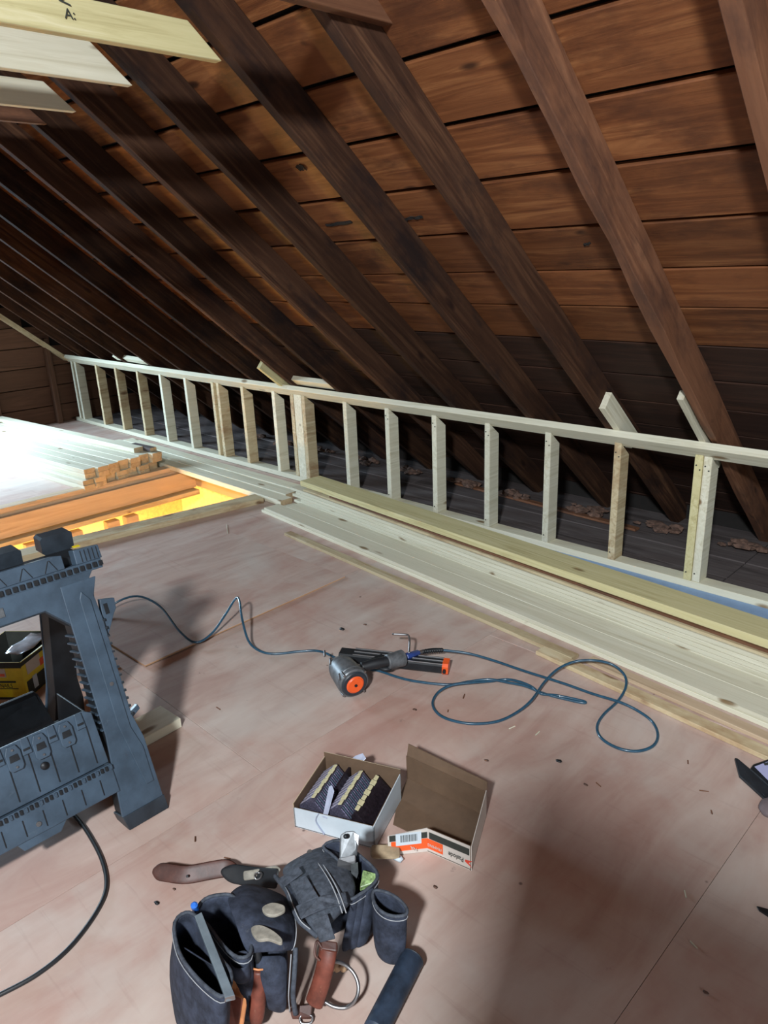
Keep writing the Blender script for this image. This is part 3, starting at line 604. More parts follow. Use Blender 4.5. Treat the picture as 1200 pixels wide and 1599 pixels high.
# nosepiece at the rear top-left with two exhaust bolts
for (x, y) in ((507, 1016), (516, 1028), (530, 1052)):
    a_ = P(x, y, .095 if y < 1050 else .1); cyl_between('bolt', a_, a_+Vector((.02, -.016, -.012)), .0045, .0045, steel, ng, 10)
lump('rear_cap', P(533, 1042, .060), .050, silver, ng, (1, 1, .9), 3, .02)
# magazine: long twin-rail bar running right
m0 = P(532, 1022, .045); m1 = P(693, 1040, .030)
mg = board('magazine', m0, m1, .060, .040, plast_d, ng, c=.006)
dirm = (m1-m0).normalized(); sm_ = dirm.cross(Vector((0, 0, 1))).normalized()
for off in (-.026, -.002, .024): board('magazine_rail', m0+sm_*off+Vector((0, 0, .021))+dirm*.06, m1+sm_*off+Vector((0, 0, .021)), .006, .005, steel, mg, c=.001)
board('magazine_end', m1-dirm*.002, m1+dirm*.022, .066, .048, orange, ng, c=.010)
cyl_between('end_latch', m1+sm_*.03+dirm*.008, m1+sm_*.046+dirm*.008, .007, .007, plast_d, ng, 10)
# grip
g0 = P(565, 1042, .075); g1 = P(612, 1032, .075); g2 = P(640, 1024, .062)
tube('grip', [g0, (g0+g1)/2+Vector((0, 0, .004)), g1], .019, plast_d, ng, seg=16, rad=(.019, .022))
cyl_between('handle_base', P(604, 1034, .074), P(630, 1027, .068), .030, .034, silver, ng, 20, 1)
cyl_between('trigger', P(578, 1032, .09), P(596, 1024, .082), .007, .009, plast_d, ng, 10)
cyl_between('fitting', P(634, 1026, .066), P(655, 1019, .060), .015, .013, bluep, ng, 6, 1)
cyl_between('collar', P(655, 1019, .060), P(662, 1017, .058), .008, .009, steel, ng, 12)
tube('strain_relief', [P(660, 1018, .058), P(676, 1015, .055), P(692, 1015, .050)], .0085, plast_d, ng, seg=12)
for k in range(8):
    c_ = P(664+3.6*k, 1017-.25*k, .057-.0008*k); cyl_between('relief_ring', c_, c_+Vector((.003, .003, 0)), .0098, .0098, plast_d, ng, 10)
tube('belt_hook', [P(639, 1020, .075), P(640, 1005, .095), P(639, 994, .112), P(634, 991, .115), P(613, 990, .115)], .0042, steel, ng, seg=8, sm=5)
mh = lump('wrist', P(600, 1040, .05), .02, plast_d, ng, (2, 1.5, .6), 2, .05); mh.name = 'housing_web'
# ------------------------------------------------------------------ open box of nails
def rect_box(prefix, A, B, Cc, Dd, hts, mats, parent, t=.004, floor_m=None, out=None):
    """four walls over floor corners A,B,C,D; hts = height of each wall"""
    c4 = [Vector(v) for v in (A, B, Cc, Dd)]; cen = sum(c4, Vector())/4; res = []
    for i in range(4):
        a, b = c4[i], c4[(i+1) % 4]; hh = hts[i]; hh = hh if isinstance(hh, tuple) else (hh, hh)
        nn = Vector(((b-a).y, -(b-a).x, 0)).normalized(); nn = nn if nn.dot(cen-a) > 0 else -nn
        vsq = [a, b, b+Vector((0, 0, hh[1])), a+Vector((0, 0, hh[0]))]
        w_out = slab(prefix, vsq, t*.5, mats[i], parent, thick_dir=nn, bev=0)
        slab('inner_liner', [v+nn*t*.5 for v in vsq], t*.5, card, w_out, thick_dir=nn, bev=0); res.append(w_out)
    slab('bottom', [v+Vector((0, 0, .004)) for v in c4], .003, floor_m or card, parent, bev=0); return res
A = P(461, 1291); B = P(586, 1326); Cc = P(628, 1230, .0); Dd = A+(Cc-B)
A = P(461, 1291, 0); wdir = (B-A); ddir = Vector((-wdir.y, wdir.x, 0)).normalized()*.212
nb = thing('nail_box', 'open white cardboard box filled with strips of nails', 'box', (A+B)/2)
zz = Vector((0, 0, 0))
A2, B2 = A, B; C2 = B+ddir; D2 = A+ddir
rect_box('side', A2, B2, C2, D2, [(.070, .078), (.08, .10), (.115, .115), (.10, .085)], [white, white, card_l, card_l], nb)
wd = wdir.normalized(); dd = ddir.normalized(); fz0 = Vector((0, 0, 1))
tube('sealing_tape', [A+wd*.085+dd*-.002+Vector((0, 0, .075)), A+wd*.075-dd*.003+Vector((0, 0, .045)), A+wd*.10-dd*.003+Vector((0, 0, .005))], .0035, plasticfilm, nb, seg=6, flat=.4)
slab('torn_film', [A+wd*.098+fz0*.068-dd*.003, A+wd*.112+fz0*.066-dd*.003, A+wd*.108+dd*.06+fz0*.112, A+wd*.094+dd*.075+fz0*.118, A+wd*.086+dd*.07+fz0*.115], .0015, plasticfilm, nb)
slab('torn_film', [D2+wd*.070+fz0*.088, D2+wd*.12+fz0*.092, D2+wd*.135+dd*.02+fz0*.11, D2+wd*.12+dd*.03+fz0*.118, D2+wd*.10+dd*.018+fz0*.112], .0015, plasticfilm, nb)
# strips of nails standing in the box
wl_ = wdir.length
strips = [(.008, .080, 0, 'leftmost lilac-grey bundle of nail strips'), (.096, .078, 0, 'middle lilac-grey bundle of nail strips'), (.178, .058, 1, 'rightmost dark bundle of nail strips')]
for i, (u0, wv, dk, lb) in enumerate(strips):
    st = thing('nail_strip', lb+' in the white box', 'nails', A+wd*(u0+wv/2)+ddir*.5+Vector((0, 0, .005)))
    sec = [(0, .006), (0, .058), (.52, .096), (1, .052), (1, .006)] if not dk else [(0, .006), (0, .074), (.22, .092), (1, .045), (1, .006)]
    pts = [A+wd*(u0+wv*u)+dd*.022+fz0*z for u, z in sec]
    slab('shanks', pts, .172, dark_red if dk else nail_m, st, thick_dir=dd, bev=.001)
    (u1, z1), (u2, z2) = sec[1], sec[2]
    for k in range(26 if not dk else 0):
        b0 = A+dd*(.026+.164*k/26)+wd*(u0+wv*u1)+fz0*(z1+.002); b1 = b0+wd*wv*(u2-u1)*.92+fz0*(z2-z1)*.92
        board('nail', b0, b1, .0045, .0035, nail_l if k % 3 else nail_m, st, upv=(0, 0, 1), c=.001)
    for k in range(7):
        b0 = A+dd*(.030+.160*k/7)+wd*(u0+wv*(u2+.03))+fz0*(z2+.0015)
        board('paper_tape', b0, b0+dd*.018, .012+.005*(k % 2), .003, paper_y, st, upv=fz0-wd*(.3 if not dk else -.3), c=.001)
    if not dk:
        for k in range(20):
            b0 = A+dd*(.026+.164*k/20)+wd*(u0+wv*.64)+fz0*.087; b1 = b0+wd*wv*.34-fz0*.032
            board('nail_tip', b0, b1, .004, .003, plast if k % 2 else nail_m, st, upv=fz0, c=.001)
a0 = A+wd*.0925+dd*.11+Vector((0, 0, .050)); tag(board('nail_strip', a0, a0+dd*.085, .006, .085, dark_red, None, c=.001), 'thin dark strip of nails wedged upright between the two lilac-grey bundles', 'nails')
# ------------------------------------------------------------------ empty box, lid torn
F1 = P(737, 1360); G0 = P(637, 1216); G1 = P(760, 1275); F0 = P(668, 1330); K0 = G0+(F1-G1)*.93
dE = (G1-F1).normalized()
eb = thing('empty_box', 'empty torn cardboard box with white, orange and black printed side', 'box', (F0+G1)/2)
ht = .085
bs_ = []
for (a_, b_, h0, h1, mt) in ((F0, F1, ht*.95, ht*.95, whitew), (F1, G1, ht*.95, .095, whitew), (G1, G0, .09, .09, card)):
    nn = Vector(((b_-a_).y, -(b_-a_).x, 0)).normalized(); nn = nn if nn.dot((F0+G1)/2-a_) > 0 else -nn
    vq = [a_, b_, b_+Vector((0, 0, h1)), a_+Vector((0, 0, h0))]; w_ = slab('side', vq, .002, mt, eb, thick_dir=nn, bev=0)
    slab('inner_liner', [v+nn*.002 for v in vq], .002, card, w_, thick_dir=nn, bev=0); bs_.append(w_)
slab('bottom', [v+Vector((0, 0, .005)) for v in (F0, F1, G1, G0, G0*.45+K0*.55, K0+(F0-K0)*.12, K0*.6+F0*.4+Vector((.01, .012, 0)))], .003, card, eb, bev=0)
slab('flap', [G0+Vector((0, 0, .09)), G1+Vector((0, 0, .09)), G1+Vector((0, 0, .115))+dE*.012, G0+Vector((0, 0, .118))+dE*.02], .003, card, eb, thick_dir=dE, bev=0)
# the torn front panel folds out to the left
fz = Vector((0, 0, 1)); H0 = P(607, 1337)
pan = slab('torn_panel', [F0+fz*.001, F0+fz*ht*.95, H0+fz*ht*.80, H0+fz*.002], .004, whitew, eb, thick_dir=dE, bev=0)
def on(a, b, u, v): return a+(b-a)*u+fz*v-dE*.0008+Vector((0, 0, 0))
def dec(name, a, b, u0, u1, v0, v1, m, par, d=.0010):
    nn = (b-a).cross(fz).normalized(); nn = nn if nn.dot(EYE-a) > 0 else -nn
    pts = [a+(b-a)*u0+fz*v0, a+(b-a)*u1+fz*v0, a+(b-a)*u1+fz*v1, a+(b-a)*u0+fz*v1]
    return slab(name, [p+nn*(d+.0002) for p in pts], d, m, par, thick_dir=-nn, bev=0)
dec('black_band', F0, F1, .05, .95, .050, .072, ink, bs_[0]); dec('orange_panel', F0, F1, .0, .36, .014, .048, orange, bs_[0])
dec('orange_panel', H0, F0, .08, 1, .014, .048, orange, pan); dec('black_band', H0, F0, .04, 1, .050, .070, ink, pan)
lab = dec('barcode_label', H0, F0, .20, .85, .034, .074, white, pan, .0018)
for k in range(18): dec('bar', H0, F0, .32+.024*k, .32+.024*k+(.010 if k % 3 else .016), .045, .069, ink, lab, .0022)
nnf = (F1-F0).cross(fz).normalized(); nnf = nnf if nnf.dot(EYE-F0) > 0 else -nnf
xdir = fz.cross(nnf)*1.0
# printed words run upside down on this side
text('logo_text', 'Paslode', .022, frame(F0+(F1-F0)*.66+fz*.028+nnf*.001, -xdir, -fz), ink, bs_[0], sx=.7)
text('panel_text', 'FRAMING', .013, frame(F0+(F1-F0)*.18+fz*.030+nnf*.002, -xdir, -fz), whitew, bs_[0], sx=.8)
text('panel_text', 'NAILS', .016, frame(H0+(F0-H0)*.60+fz*.024+nnf*.002, -xdir, -fz), whitew, pan, sx=.9)
rl = F0+(F1-F0)*.86+fz*.030+nnf*.0012
slab('red_mark', [rl, rl+xdir*.022+fz*.004, rl+xdir*.010-fz*.006, rl+xdir*.020-fz*.018, rl+xdir*.0-fz*.006], .001, redp, bs_[0], thick_dir=-nnf, bev=0)
tp = thing('torn_cardboard', 'crumpled tan scrap of torn cardboard between the two boxes', 'cardboard', P(598, 1335))
sheet('scrap', [[P(578+16*i, 1318+12*j, .02+.012*((i*2+j) % 3)) for i in range(4)] for j in range(3)], .002, tan, tp)
tag(lump('plastic_scrap', P(622, 1338, .012), .014, white, None, (1.3, .9, .7), 1, .35), 'small crumpled white plastic scrap by the torn box', 'scrap')
# ------------------------------------------------------------------ yellow nail box seen through the sawhorse
ya = P(-60, 1092); yb_ = P(44, 1092); yc = P(78, 1062); yr = (yb_-ya).normalized(); yd = Vector((-yr.y, yr.x, 0)); yd = yd if yd.dot(yc-yb_) > 0 else -yd
yx = thing('yellow_box', 'yellow and black open box of nails behind the sawhorse', 'box', (ya+yb_)/2)
YB1 = yb_; YA1 = yb_-yr*.24; YC1 = yb_+(yc-yb_).normalized()*.26; YD1 = YA1+(YC1-YB1)
ys_ = rect_box('side', YA1, YB1, YC1, YD1, [.165]*4, [yellow, yellow, yellow, yellow], yx, floor_m=ink)
for w_ in ys_:
    for ch in w_.children: ch.data.materials[0] = ink
dec('top_band', YA1, YB1, 0, 1, .140, .164, ink, ys_[0]); dec('top_band', YB1, YC1, 0, 1, .145, .164, ink, ys_[1])
dec('bottom_band', YA1, YB1, 0, 1, .0, .010, ink, ys_[0]); dec('line', YA1, YB1, .45, .86, .075, .083, ink, ys_[0]); dec('line', YA1, YB1, .3, .88, .047, .050, ink, ys_[0])
dec('badge', YA1, YB1, .36, .72, .100, .138, whitew, ys_[0], .0014); dec('badge_band', YA1, YB1, .38, .70, .104, .116, orange, ys_[0], .002)
nny = (YB1-YA1).cross(fz).normalized(); nny = nny if nny.dot(EYE-YA1) > 0 else -nny
text('box_text', 'TION NAILS', .026, frame(YA1+(YB1-YA1)*.58+fz*.062+nny*.0015, fz.cross(nny), fz), ink, ys_[0], sx=.75)
dec('white_window', YB1, YC1, .10, .42, .095, .145, whitew, ys_[1]); dec('red_swoosh', YB1, YC1, .40, .55, .09, .12, orange, ys_[1], .0014)
dec('dark_corner', YB1, YC1, .05, .7, .004, .070, ink, ys_[1]); 
for u in (.18, .50): dec('nail_picture', YB1, YC1, u, u+.10, .02, .075+.02*(u > .3), white, ys_[1], .0018)
slab('lid_flap', [YB1+fz*.165, YC1+fz*.165, YC1+fz*.21+(YB1-YA1).normalized()*-.02+(YB1-YA1).normalized()*.10, YB1+fz*.19+(YB1-YA1).normalized()*.035], .003, yellow, yx, bev=0)
tag(sheet('foil_bag', [[YA1+(YB1-YA1)*(.45+.13*i)+(YC1-YB1)*(.3+.25*j)+fz*(.14+.03*((i+j) % 2)) for i in range(4)] for j in range(4)], .002, bag_m), 'crumpled silver plastic bag in the yellow box', 'bag')
tag(tube('wood_offcut', [P(-12, 1150, .02), P(2, 1120, .10), P(1, 1100, .14)], .02, blond, sm=4), 'tan rolled scrap at the left edge below the yellow box', 'scrap')
# ------------------------------------------------------------------ phone wallet and dark objects at the right edge
pc = thing('phone_case', 'open black phone wallet at the right edge of the floor', 'phone case', P(1200, 1230))
slab('cover', [P(1148, 1183, .03), P(1153, 1184, .03), P(1171, 1199, .03), P(1215, 1232, .03), P(1225, 1275, .02), P(1190, 1243, .012), P(1155, 1211, .012)], .008, plast_d, pc, bev=.002)
ph = [P(1172, 1200, .034), P(1177, 1193, .036), P(1200, 1185, .036), P(1260, 1180, .036), P(1270, 1240, .036), P(1235, 1255, .034), P(1210, 1234, .034)]
slab('phone', ph, .010, plast_d, pc, bev=.003)
slab('screen', [P(1179, 1197, .0375), P(1200, 1189, .0375), P(1256, 1185, .0375), P(1262, 1236, .0375), P(1232, 1246, .0375), P(1200, 1218, .0375)], .001, lavender, pc, bev=0)
slab('camera_notch', [P(1193, 1191.5, .0385), P(1215, 1187, .0385), P(1215, 1192, .0385), P(1195, 1195, .0385)], .0008, ink, pc, bev=0)
gm = lump('work_glove', P(1208, 1262, .02), .05, mauve, None, (.75, .9, .38), 3, .03); gm.location.z = .0195; tag(gm, 'grey-mauve rounded cloth bundle under the phone wallet', 'cloth')
tag(slab('strap_end', [P(1182, 1414, .006), P(1190, 1416, .006), P(1240, 1430, .006), P(1240, 1445, .006), P(1200, 1430, .006), P(1186, 1421, .006)], .005, plast_d), 'black pointed strap tip at the right edge, lower down', 'strap')
# ------------------------------------------------------------------ tool belt
tb = thing('tool_belt', 'dark blue suede tool belt with pouches heaped on the floor', 'tool belt', P(450, 1500))
def ringpx(pts, z, n=2): return smoothpath([P(x, y, z) for x, y in pts], n, True)
def pouch(name, top, zt, m=denim, shrink=.82, shift=(0, 0), zb=.003, bulge=1.06, seg=3, thick=.006, rimm=None, zmid=.5, tilt=None):
    tr = [P(p[0], p[1], p[2] if len(p) > 2 else zt) for p in top]; tr = smoothpath(tr, seg, True)
    c = sum(tr, Vector())/len(tr); sh = Vector((shift[0], shift[1], 0))
    def lv(f, s, z): return [Vector((c.x+(p.x-c.x)*s+sh.x*f, c.y+(p.y-c.y)*s+sh.y*f, z if f >= 1 else p.z+(zb-p.z)*f)) for p in tr]
    rings = [lv(1, shrink*.9, zb), lv(.94, shrink, 0), lv(.7, (shrink+bulge)/2+.04, 0), lv(zmid, bulge, 0), lv(.15, 1.01, 0), lv(0, 1, 0)]
    for r in rings:
        for v in r: v.z = max(v.z, zb)
    o = loft(name, rings, m, tb, cap0=True, thick=thick, sub=1)
    tube('rim_binding', tr, .0042, rimm or denim2, o, seg=6, sm=1, closed=True)
    lo = [Vector((c.x+(p.x-c.x)*1.035+sh.x*.08, c.y+(p.y-c.y)*1.035+sh.y*.08, p.z-.013)) for p in tr]
    tube('stitching', lo, .0011, stitch, o, seg=5, sm=1, closed=True)
    return o
# big bag at lower left
pouch('large_pouch', [(273, 1440), (276, 1475), (290, 1505), (318, 1537), (345, 1556), (358, 1545), (361, 1518), (345, 1497), (326, 1465), (308, 1432), (290, 1425)], .235, shrink=.85, shift=(-.03, -.03), bulge=1.12)
sheet('pouch_divider', [[P(285+19*i, 1478+12*i, .235-.05*j) for i in range(4)] for j in range(4)], .004, denim, tb)
# second bag behind, with rounded leather front flap
pouch('rear_pouch', [(306, 1425), (320, 1404), (345, 1397), (365, 1400), (382, 1425), (392, 1465), (390, 1490), (372, 1495), (350, 1478), (325, 1445)], .215, shrink=.9, shift=(.0, .0), bulge=1.02)
fl = [[P(352, 1398, .20), P(378, 1378, .185), P(400, 1380, .17), P(430, 1392, .15), P(452, 1402, .13)],
      [P(358, 1418, .23), P(385, 1402, .225), P(415, 1408, .215), P(440, 1412, .19), P(460, 1425, .15)],
      [P(368, 1445, .235), P(392, 1430, .24), P(420, 1435, .235), P(445, 1440, .21), P(463, 1450, .17)],
      [P(378, 1475, .22), P(398, 1462, .23), P(425, 1462, .225), P(447, 1466, .20), P(462, 1475, .16)],
      [P(388, 1492, .19), P(404, 1488, .20), P(425, 1488, .20), P(445, 1486, .18), P(458, 1484, .15)]]
fo = sheet('front_flap', fl, .010, denim, tb, 2)
tube('stitching', [P(448, 1398, .14), P(459, 1425, .158), P(463, 1450, .178), P(461, 1473, .168), P(456, 1484, .158)], .0014, stitch, fo, seg=5)
for pts in ([(410, 1416), (425, 1409), (443, 1413), (444, 1422), (428, 1429), (414, 1426)], [(392, 1450), (405, 1444), (425, 1452), (440, 1465), (438, 1472), (420, 1466), (402, 1466)]):
    c_ = sum((P(x, y, .245) for x, y in pts), Vector())/len(pts)
    lo_ = smoothpath([P(x, y, .243) for x, y in pts], 5, True); slab('scuff_patch', lo_, .008, scuff, fo, bev=.002)
body2 = [[P(398, 1490, .17), P(425, 1492, .18), P(450, 1488, .165)], [P(398, 1520, .15), P(425, 1525, .16), P(450, 1520, .14)], [P(404, 1550, .09), P(425, 1560, .10), P(448, 1555, .09)], [P(412, 1572, .03), P(430, 1582, .03), P(450, 1583, .03)]]
bo = sheet('lower_flap', body2, .012, denim, tb, 2)
tube('stitching', [P(455, 1490, .165), P(453, 1520, .14), P(451, 1555, .09), P(453, 1580, .03)], .0016, stitch, bo, seg=5)
tube('flap_binding', [P(462, 1480, .16), P(460, 1520, .13), P(458, 1555, .08), P(462, 1583, .025)], .006, denim2, tb, seg=8)
loft('pouch_gusset', [ringpx([(395, 1560), (425, 1590), (455, 1585), (430, 1540)], .004), ringpx([(390, 1490), (405, 1530), (450, 1530), (455, 1480), (420, 1440)], .10), ringpx([(365, 1420), (400, 1470), (450, 1470), (450, 1420), (400, 1395)], .17)], denim, tb, cap1=True)
# tool loop and handles
lo_ring = smoothpath([P(356, 1497, .20), P(366, 1512, .20), P(384, 1510, .20), P(392, 1495, .20), P(386, 1482, .20), P(370, 1484, .20)], 3, True)
loft('tool_loop', [[p-Vector((0, 0, .05)) for p in lo_ring], lo_ring], denim, tb, cap0=False, thick=.006, sub=1)
slab('tan_tab', [P(362, 1522, .15), P(386, 1526, .15), P(380, 1558, .10), P(360, 1552, .11)], .008, leather_o, tb)
# padded belt across the middle
bl = [[P(432, 1357, .10), P(470, 1338, .12), P(492, 1325, .12), P(520, 1320, .11)],
      [P(450, 1382, .15), P(480, 1358, .17), P(508, 1342, .17), P(537, 1340, .14)],
      [P(465, 1412, .17), P(492, 1388, .19), P(520, 1368, .19), P(552, 1368, .16)],
      [P(478, 1440, .17), P(505, 1418, .19), P(530, 1396, .19), P(560, 1392, .16)],
      [P(490, 1462, .15), P(508, 1455, .17), P(530, 1430, .17), P(545, 1415, .14)]]
bb = sheet('padded_belt', bl, .024, denim2, tb, 2)
loft('belt_padding', [ringpx([(430, 1385), (470, 1450), (520, 1480), (570, 1440), (560, 1370), (510, 1335)], .01), ringpx([(440, 1375), (478, 1435), (515, 1455), (560, 1410), (545, 1350), (500, 1330)], .14)], denim, tb, cap1=True)
for dx in (0, 6): tube('stitching', [P(482+dx, 1330, .135), P(500+dx, 1352, .186), P(515+dx, 1376, .206), P(526+dx, 1400, .206), P(535+dx, 1426, .19)], .0014, stitch, bb, seg=5)
screw(P(484, 1331, .142), (0, -.3, 1), steel, bb, .007)
slab('webbing_loop', [P(434, 1372, .178), P(466, 1352, .196), P(474, 1362, .200), P(444, 1384, .185)], .004, denim2, bb)
slab('webbing_strap', [P(452, 1378, .188), P(478, 1366, .204), P(498, 1400, .212), P(470, 1412, .196)], .004, denim2, bb)
slab('cross_strap', [P(462, 1414, .196), P(500, 1400, .216), P(540, 1392, .200), P(544, 1410, .196), P(508, 1416, .214), P(470, 1434, .200)], .005, denim2, bb)
slab('webbing_strap', [P(486, 1436, .200), P(512, 1426, .206), P(524, 1464, .19), P(500, 1470, .185)], .005, denim2, bb)
tube('belt_binding', [P(430, 1368, .13), P(448, 1392, .165), P(457, 1415, .175), P(468, 1438, .175), P(484, 1452, .165), P(495, 1462, .15)], .006, denim2, bb, seg=8)
tube('stitching', [P(431, 1367, .137), P(449, 1391, .172), P(458, 1414, .182), P(469, 1437, .182), P(485, 1451, .172)], .0014, stitch, bb, seg=5)
# right-hand nail bag with pleats and round pouch
pouch('side_pouch', [(505, 1322), (530, 1312), (555, 1330), (588, 1360), (585, 1378), (560, 1398), (545, 1402), (545, 1370), (525, 1340)], .17, shrink=.95, bulge=1.0)
for i in range(3):
    d_ = 11*i; sheet('pleat', [[P(548+d_, 1404-6*i, .165), P(556+d_, 1398-6*i, .170), P(566+d_, 1390-5*i, .165)], [P(540+d_, 1445-4*i, .11), P(550+d_, 1440-4*i, .12), P(562+d_, 1430-4*i, .11)], [P(530+d_, 1490-3*i, .02), P(542+d_, 1488-3*i, .03), P(555+d_, 1478-3*i, .02)]], .008, denim, tb, 2)
pouch('round_pouch', [(583, 1392), (600, 1392), (622, 1403), (635, 1418), (634, 1428), (618, 1431), (600, 1426), (586, 1412)], .165, shrink=.86, shift=(-.006, -.006), bulge=1.02)
# leather belt tongue
def strap(name, pts, w, m, par, t=.004):
    L = smoothpath([P(*p) for p in pts], 4); g = []
    for i, p in enumerate(L):
        a = L[max(i-1, 0)]; b = L[min(i+1, len(L)-1)]; t_ = (b-a).normalized(); e = min(1, (i+.6)/3); s = t_.cross((Vector((.25, -.2, 1.9))-p)).normalized()
        g.append([p-s*w/2*e, p, p+s*w/2*e])
    return sheet(name, g, t, m, par, 1)
st_ = strap('belt_tongue', [(238, 1360, .024), (258, 1362, .026), (290, 1366, .027), (325, 1360, .027), (352, 1356, .026), (362, 1362, .026)], .048, leather, tb)
strap('belt_strap', [(345, 1360, .028), (375, 1366, .030), (405, 1370, .04), (435, 1372, .06)], .05, plast_d, tb)
screw(P(293, 1368, .034), (.5, -.6, .5), plast_d, st_, .0035)
tube('d_ring', [P(398, 1366, .05), P(403, 1363, .065), P(409, 1364, .06), P(407, 1371, .045), P(400, 1373, .04)], .0025, steel, tb, seg=6, sm=4, closed=True)
strap('belt_end', [(438, 1357, .075), (425, 1360, .06), (405, 1364, .045), (380, 1368, .04)], .025, scuff, tb)
# hammer loop
slab('leather_cuff', [P(501, 1466, .165), P(528, 1470, .16), P(527, 1486, .15), P(500, 1484, .155)], .012, leather, tb, bev=.004)
tube('leather_sleeve', [P(513, 1482, .15), P(508, 1510, .12), P(500, 1540, .075), P(491, 1566, .035)], .021, leather_r, tb, seg=14, flat=.6)
tube('hammer_ring', [P(520, 1500, .12), P(538, 1506, .10), P(553, 1520, .085), P(560, 1540, .07), P(556, 1560, .05), P(542, 1573, .03), P(522, 1572, .03), P(504, 1562, .035)], .0042, steel, tb, seg=8)
tube('retaining_strap', [P(503, 1480, .155), P(495, 1470, .165), P(492, 1490, .15), P(500, 1500, .14)], .003, leather, tb, seg=6)
slab('buckle_strap', [P(452, 1572, .03), P(488, 1568, .03), P(486, 1588, .012), P(456, 1588, .012)], .008, leather, tb)
tube('buckle', [P(470, 1586, .012), P(487, 1586, .012), P(486, 1597, .006), P(471, 1598, .006)], .0028, steel, tb, seg=6, sm=3, closed=True)
# tools in the belt
sq = thing('pry_bar', 'flat grey-blue steel bar sticking out of the left pouch', 'tool', P(335, 1490, .1))
d1 = P(367, 1556, .245)-P(306, 1428, .265); wv2 = P(352, 1560, .245)-P(367, 1556, .245)
slab('bar', [P(304, 1430, .265), P(315, 1424, .265), P(367, 1554, .245), P(352, 1558, .245)], .012, plain('grey_painted_steel', (.20, .25, .29), .35, .4, nz=.15, sc=20), sq, bev=.001)
slab('bright_edge', [P(352, 1558, .2455), P(367, 1554, .2455), P(366, 1560, .236), P(351, 1563, .236)], .003, steel, sq, bev=0)
tag(cyl_between('pencil', P(303, 1412, .24), P(314, 1450, .12), .008, .006, plain('bright_blue', (.03, .16, .62), .4), None, 12, 1), 'bright blue plastic tool end poking up at the left pouch', 'tool')
uk = thing('utility_knife', 'folding tool with tan-edged red leather grip beside the left pouch', 'tool', P(365, 1570, .08))
slab('grip', [P(357, 1548, .14), P(380, 1560, .13), P(372, 1610, .06), P(345, 1612, .06)], .018, leather_r, uk, bev=.004)
slab('tan_edge', [P(380, 1556, .135), P(385, 1560, .132), P(377, 1612, .06), P(371, 1610, .062)], .018, leather_o, uk, bev=.002)
hm = thing('leather_sheath', 'round red-brown worn sheath holding a black-handled tool', 'tool', P(405, 1560, .05))
r0 = P(406, 1506, .155); r1 = P(400, 1606, .03); ta = (r1-r0).normalized()
def tubering(c, r, t_, n=14):
    s = t_.cross(Vector((0, 0, 1))).normalized(); q2 = t_.cross(s); return [c+s*math.cos(2*math.pi*k/n)*r+q2*math.sin(2*math.pi*k/n)*r for k in range(n)]
loft('sheath', [tubering(r1, .016, ta), tubering(r0*.4+r1*.6, .019, ta), tubering(r0, .020, ta)], leather_r, hm, thick=.003, sub=1)
tube('sheath_rim', tubering(r0, .020, ta), .0022, leather_o, hm, seg=6, sm=1, closed=True)
tube('handle', [r0+ta*.05, r0, P(402, 1490, .18), P(400, 1470, .205)], .009, plast_d, hm, seg=10)
cp = thing('nail_puller', 'grey steel nail puller standing in the right-hand pouch', 'tool', P(545, 1340, .08))
slab('head', [P(531, 1303, .24), P(540, 1297, .245), P(553, 1296, .245), P(560, 1303, .24), P(558, 1328, .21), P(546, 1340, .20), P(530, 1342, .20)], .018, silver, cp, bev=.004)
slab('blade_housing', [P(528, 1340, .205), P(556, 1334, .205), P(556, 1350, .185), P(526, 1352, .185)], .02, steel, cp, bev=.003)
tube('pivot', [P(540, 1306, .246), P(540, 1306, .252)], .006, plast_d, cp, seg=12, sm=1)
slab('curved_plate', [P(552, 1299, .246), P(561, 1304, .240), P(560, 1322, .22), P(555, 1312, .232)], .004, steel, cp, bev=.001)
slab('lower_body', [P(526, 1346, .19), P(556, 1342, .19), P(562, 1375, .12), P(548, 1380, .12)], .015, plast_m, cp, bev=.003)
slab('silver_tongue', [P(548, 1350, .195), P(559, 1346, .195), P(560, 1362, .16), P(555, 1378, .13), P(549, 1372, .14)], .003, silver, cp, bev=.001)
tag(slab('sticker_pack', [P(567, 1358, .168), P(588, 1364, .168), P(585, 1378, .158), P(562, 1386, .150)], .012, green), 'green and yellow packet tucked in the right-hand pouch', 'packet')
for i in range(3): tag(tube('wood_peg', [P(515+9*i, 1500+3*i, .035), P(520+9*i, 1518-2*i, .02)], .008, blond, sm=2, seg=8), ['left', 'middle', 'right'][i]+' blond wooden peg of three behind the hammer loop ring', 'peg', group='wooden pegs')
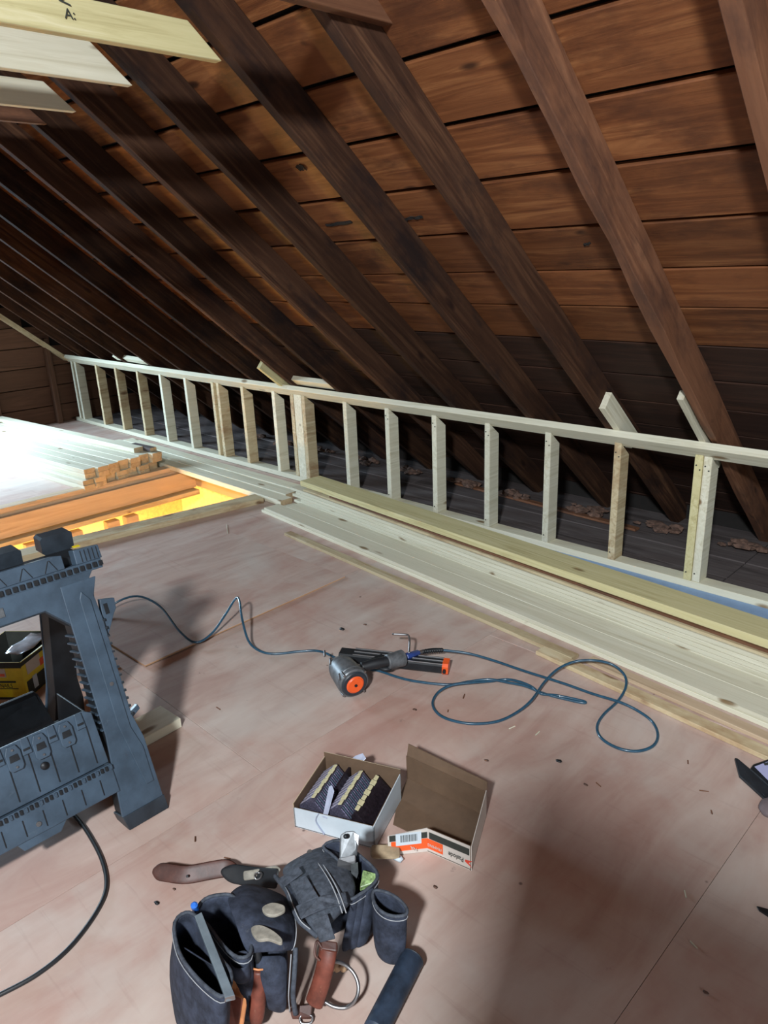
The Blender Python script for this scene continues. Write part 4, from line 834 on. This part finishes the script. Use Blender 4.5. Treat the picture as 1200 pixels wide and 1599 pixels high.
# hammer handle / rubber grip on the floor
hg = thing('rubber_grip', 'worn blue-black rubber tool grip lying by the tool belt', 'grip', P(620, 1550))
a_ = P(645, 1495, .030); b_ = P(585, 1612, .030); cyl_between('grip', b_, a_, .027, .028, grip_m, hg, 24, 1)
t_ = (a_-b_).normalized(); tube('end_rim', tubering(a_-t_*.004, .0275, t_, 20), .0018, plast_m, hg, seg=6, sm=1, closed=True)
# ------------------------------------------------------------------ litter on the plywood
spots = [(490, 915, 9, 0), (304, 960, 7, 0), (388, 936, 5, 0), (535, 982, 6, 0), (341, 1106, 5, 1), (873, 1188, 6, 0), (1092, 1128, 5, 0), (760, 1187, 4, 0), (420, 910, 5, 1), (570, 975, 4, 0), (1075, 1190, 4, 1), (1100, 1235, 6, 1), (1112, 1268, 4, 1), (700, 1110, 3, 1), (725, 1087, 6, 1), (1071, 1396, 6, 2), (1084, 1475, 6, 2), (1103, 1550, 4, 0), (680, 1385, 4, 0), (305, 1310, 5, 1), (355, 1340, 5, 1), (245, 1410, 5, 0), (840, 1145, 6, 2), (800, 1136, 6, 2), (355, 826, 22, 2), (935, 1225, 5, 1), (648, 1108, 4, 0), (1160, 1162, 5, 0), (272, 1388, 3, 0), (915, 1225, 4, 0)]
for (x, y, s, k) in spots:
    c_ = P(x, y, .003); r_ = s/ (F/ (c_-EYE).length)
    an = random.uniform(0, 3.1)
    if k == 0: o = lump('debris_speck', c_, r_*.8, plast_d if s > 4 else insul, None, (1.2, .8, .25), 1, .3); tag(o, 'small dark speck of debris on the plywood floor', 'debris', 'dark specks on the floor')
    else:
        d_ = Vector((math.cos(an), math.sin(an), 0))*r_; o = board('wood_splinter', c_-d_, c_+d_, .004, .003, pine if k == 2 else redw, None)
        if s > 10: tag(o, 'long pale splinter on the floor by the opening', 'splinter')
        else: tag(o, ('pale' if k == 2 else 'dark')+' wood splinter lying on the plywood floor', 'splinter', ('pale' if k == 2 else 'dark')+' splinters on the floor')
tag(board('shadow_board', (.20, -.42, .001), (.20, -.34, 1.81), .64, .018, ply, None, upv=(0, 1, 0)), 'added unseen plywood board behind the camera, blocking light for the floor shadow', 'board')  # unseen board, added to cast the photographer's shadow across the floor
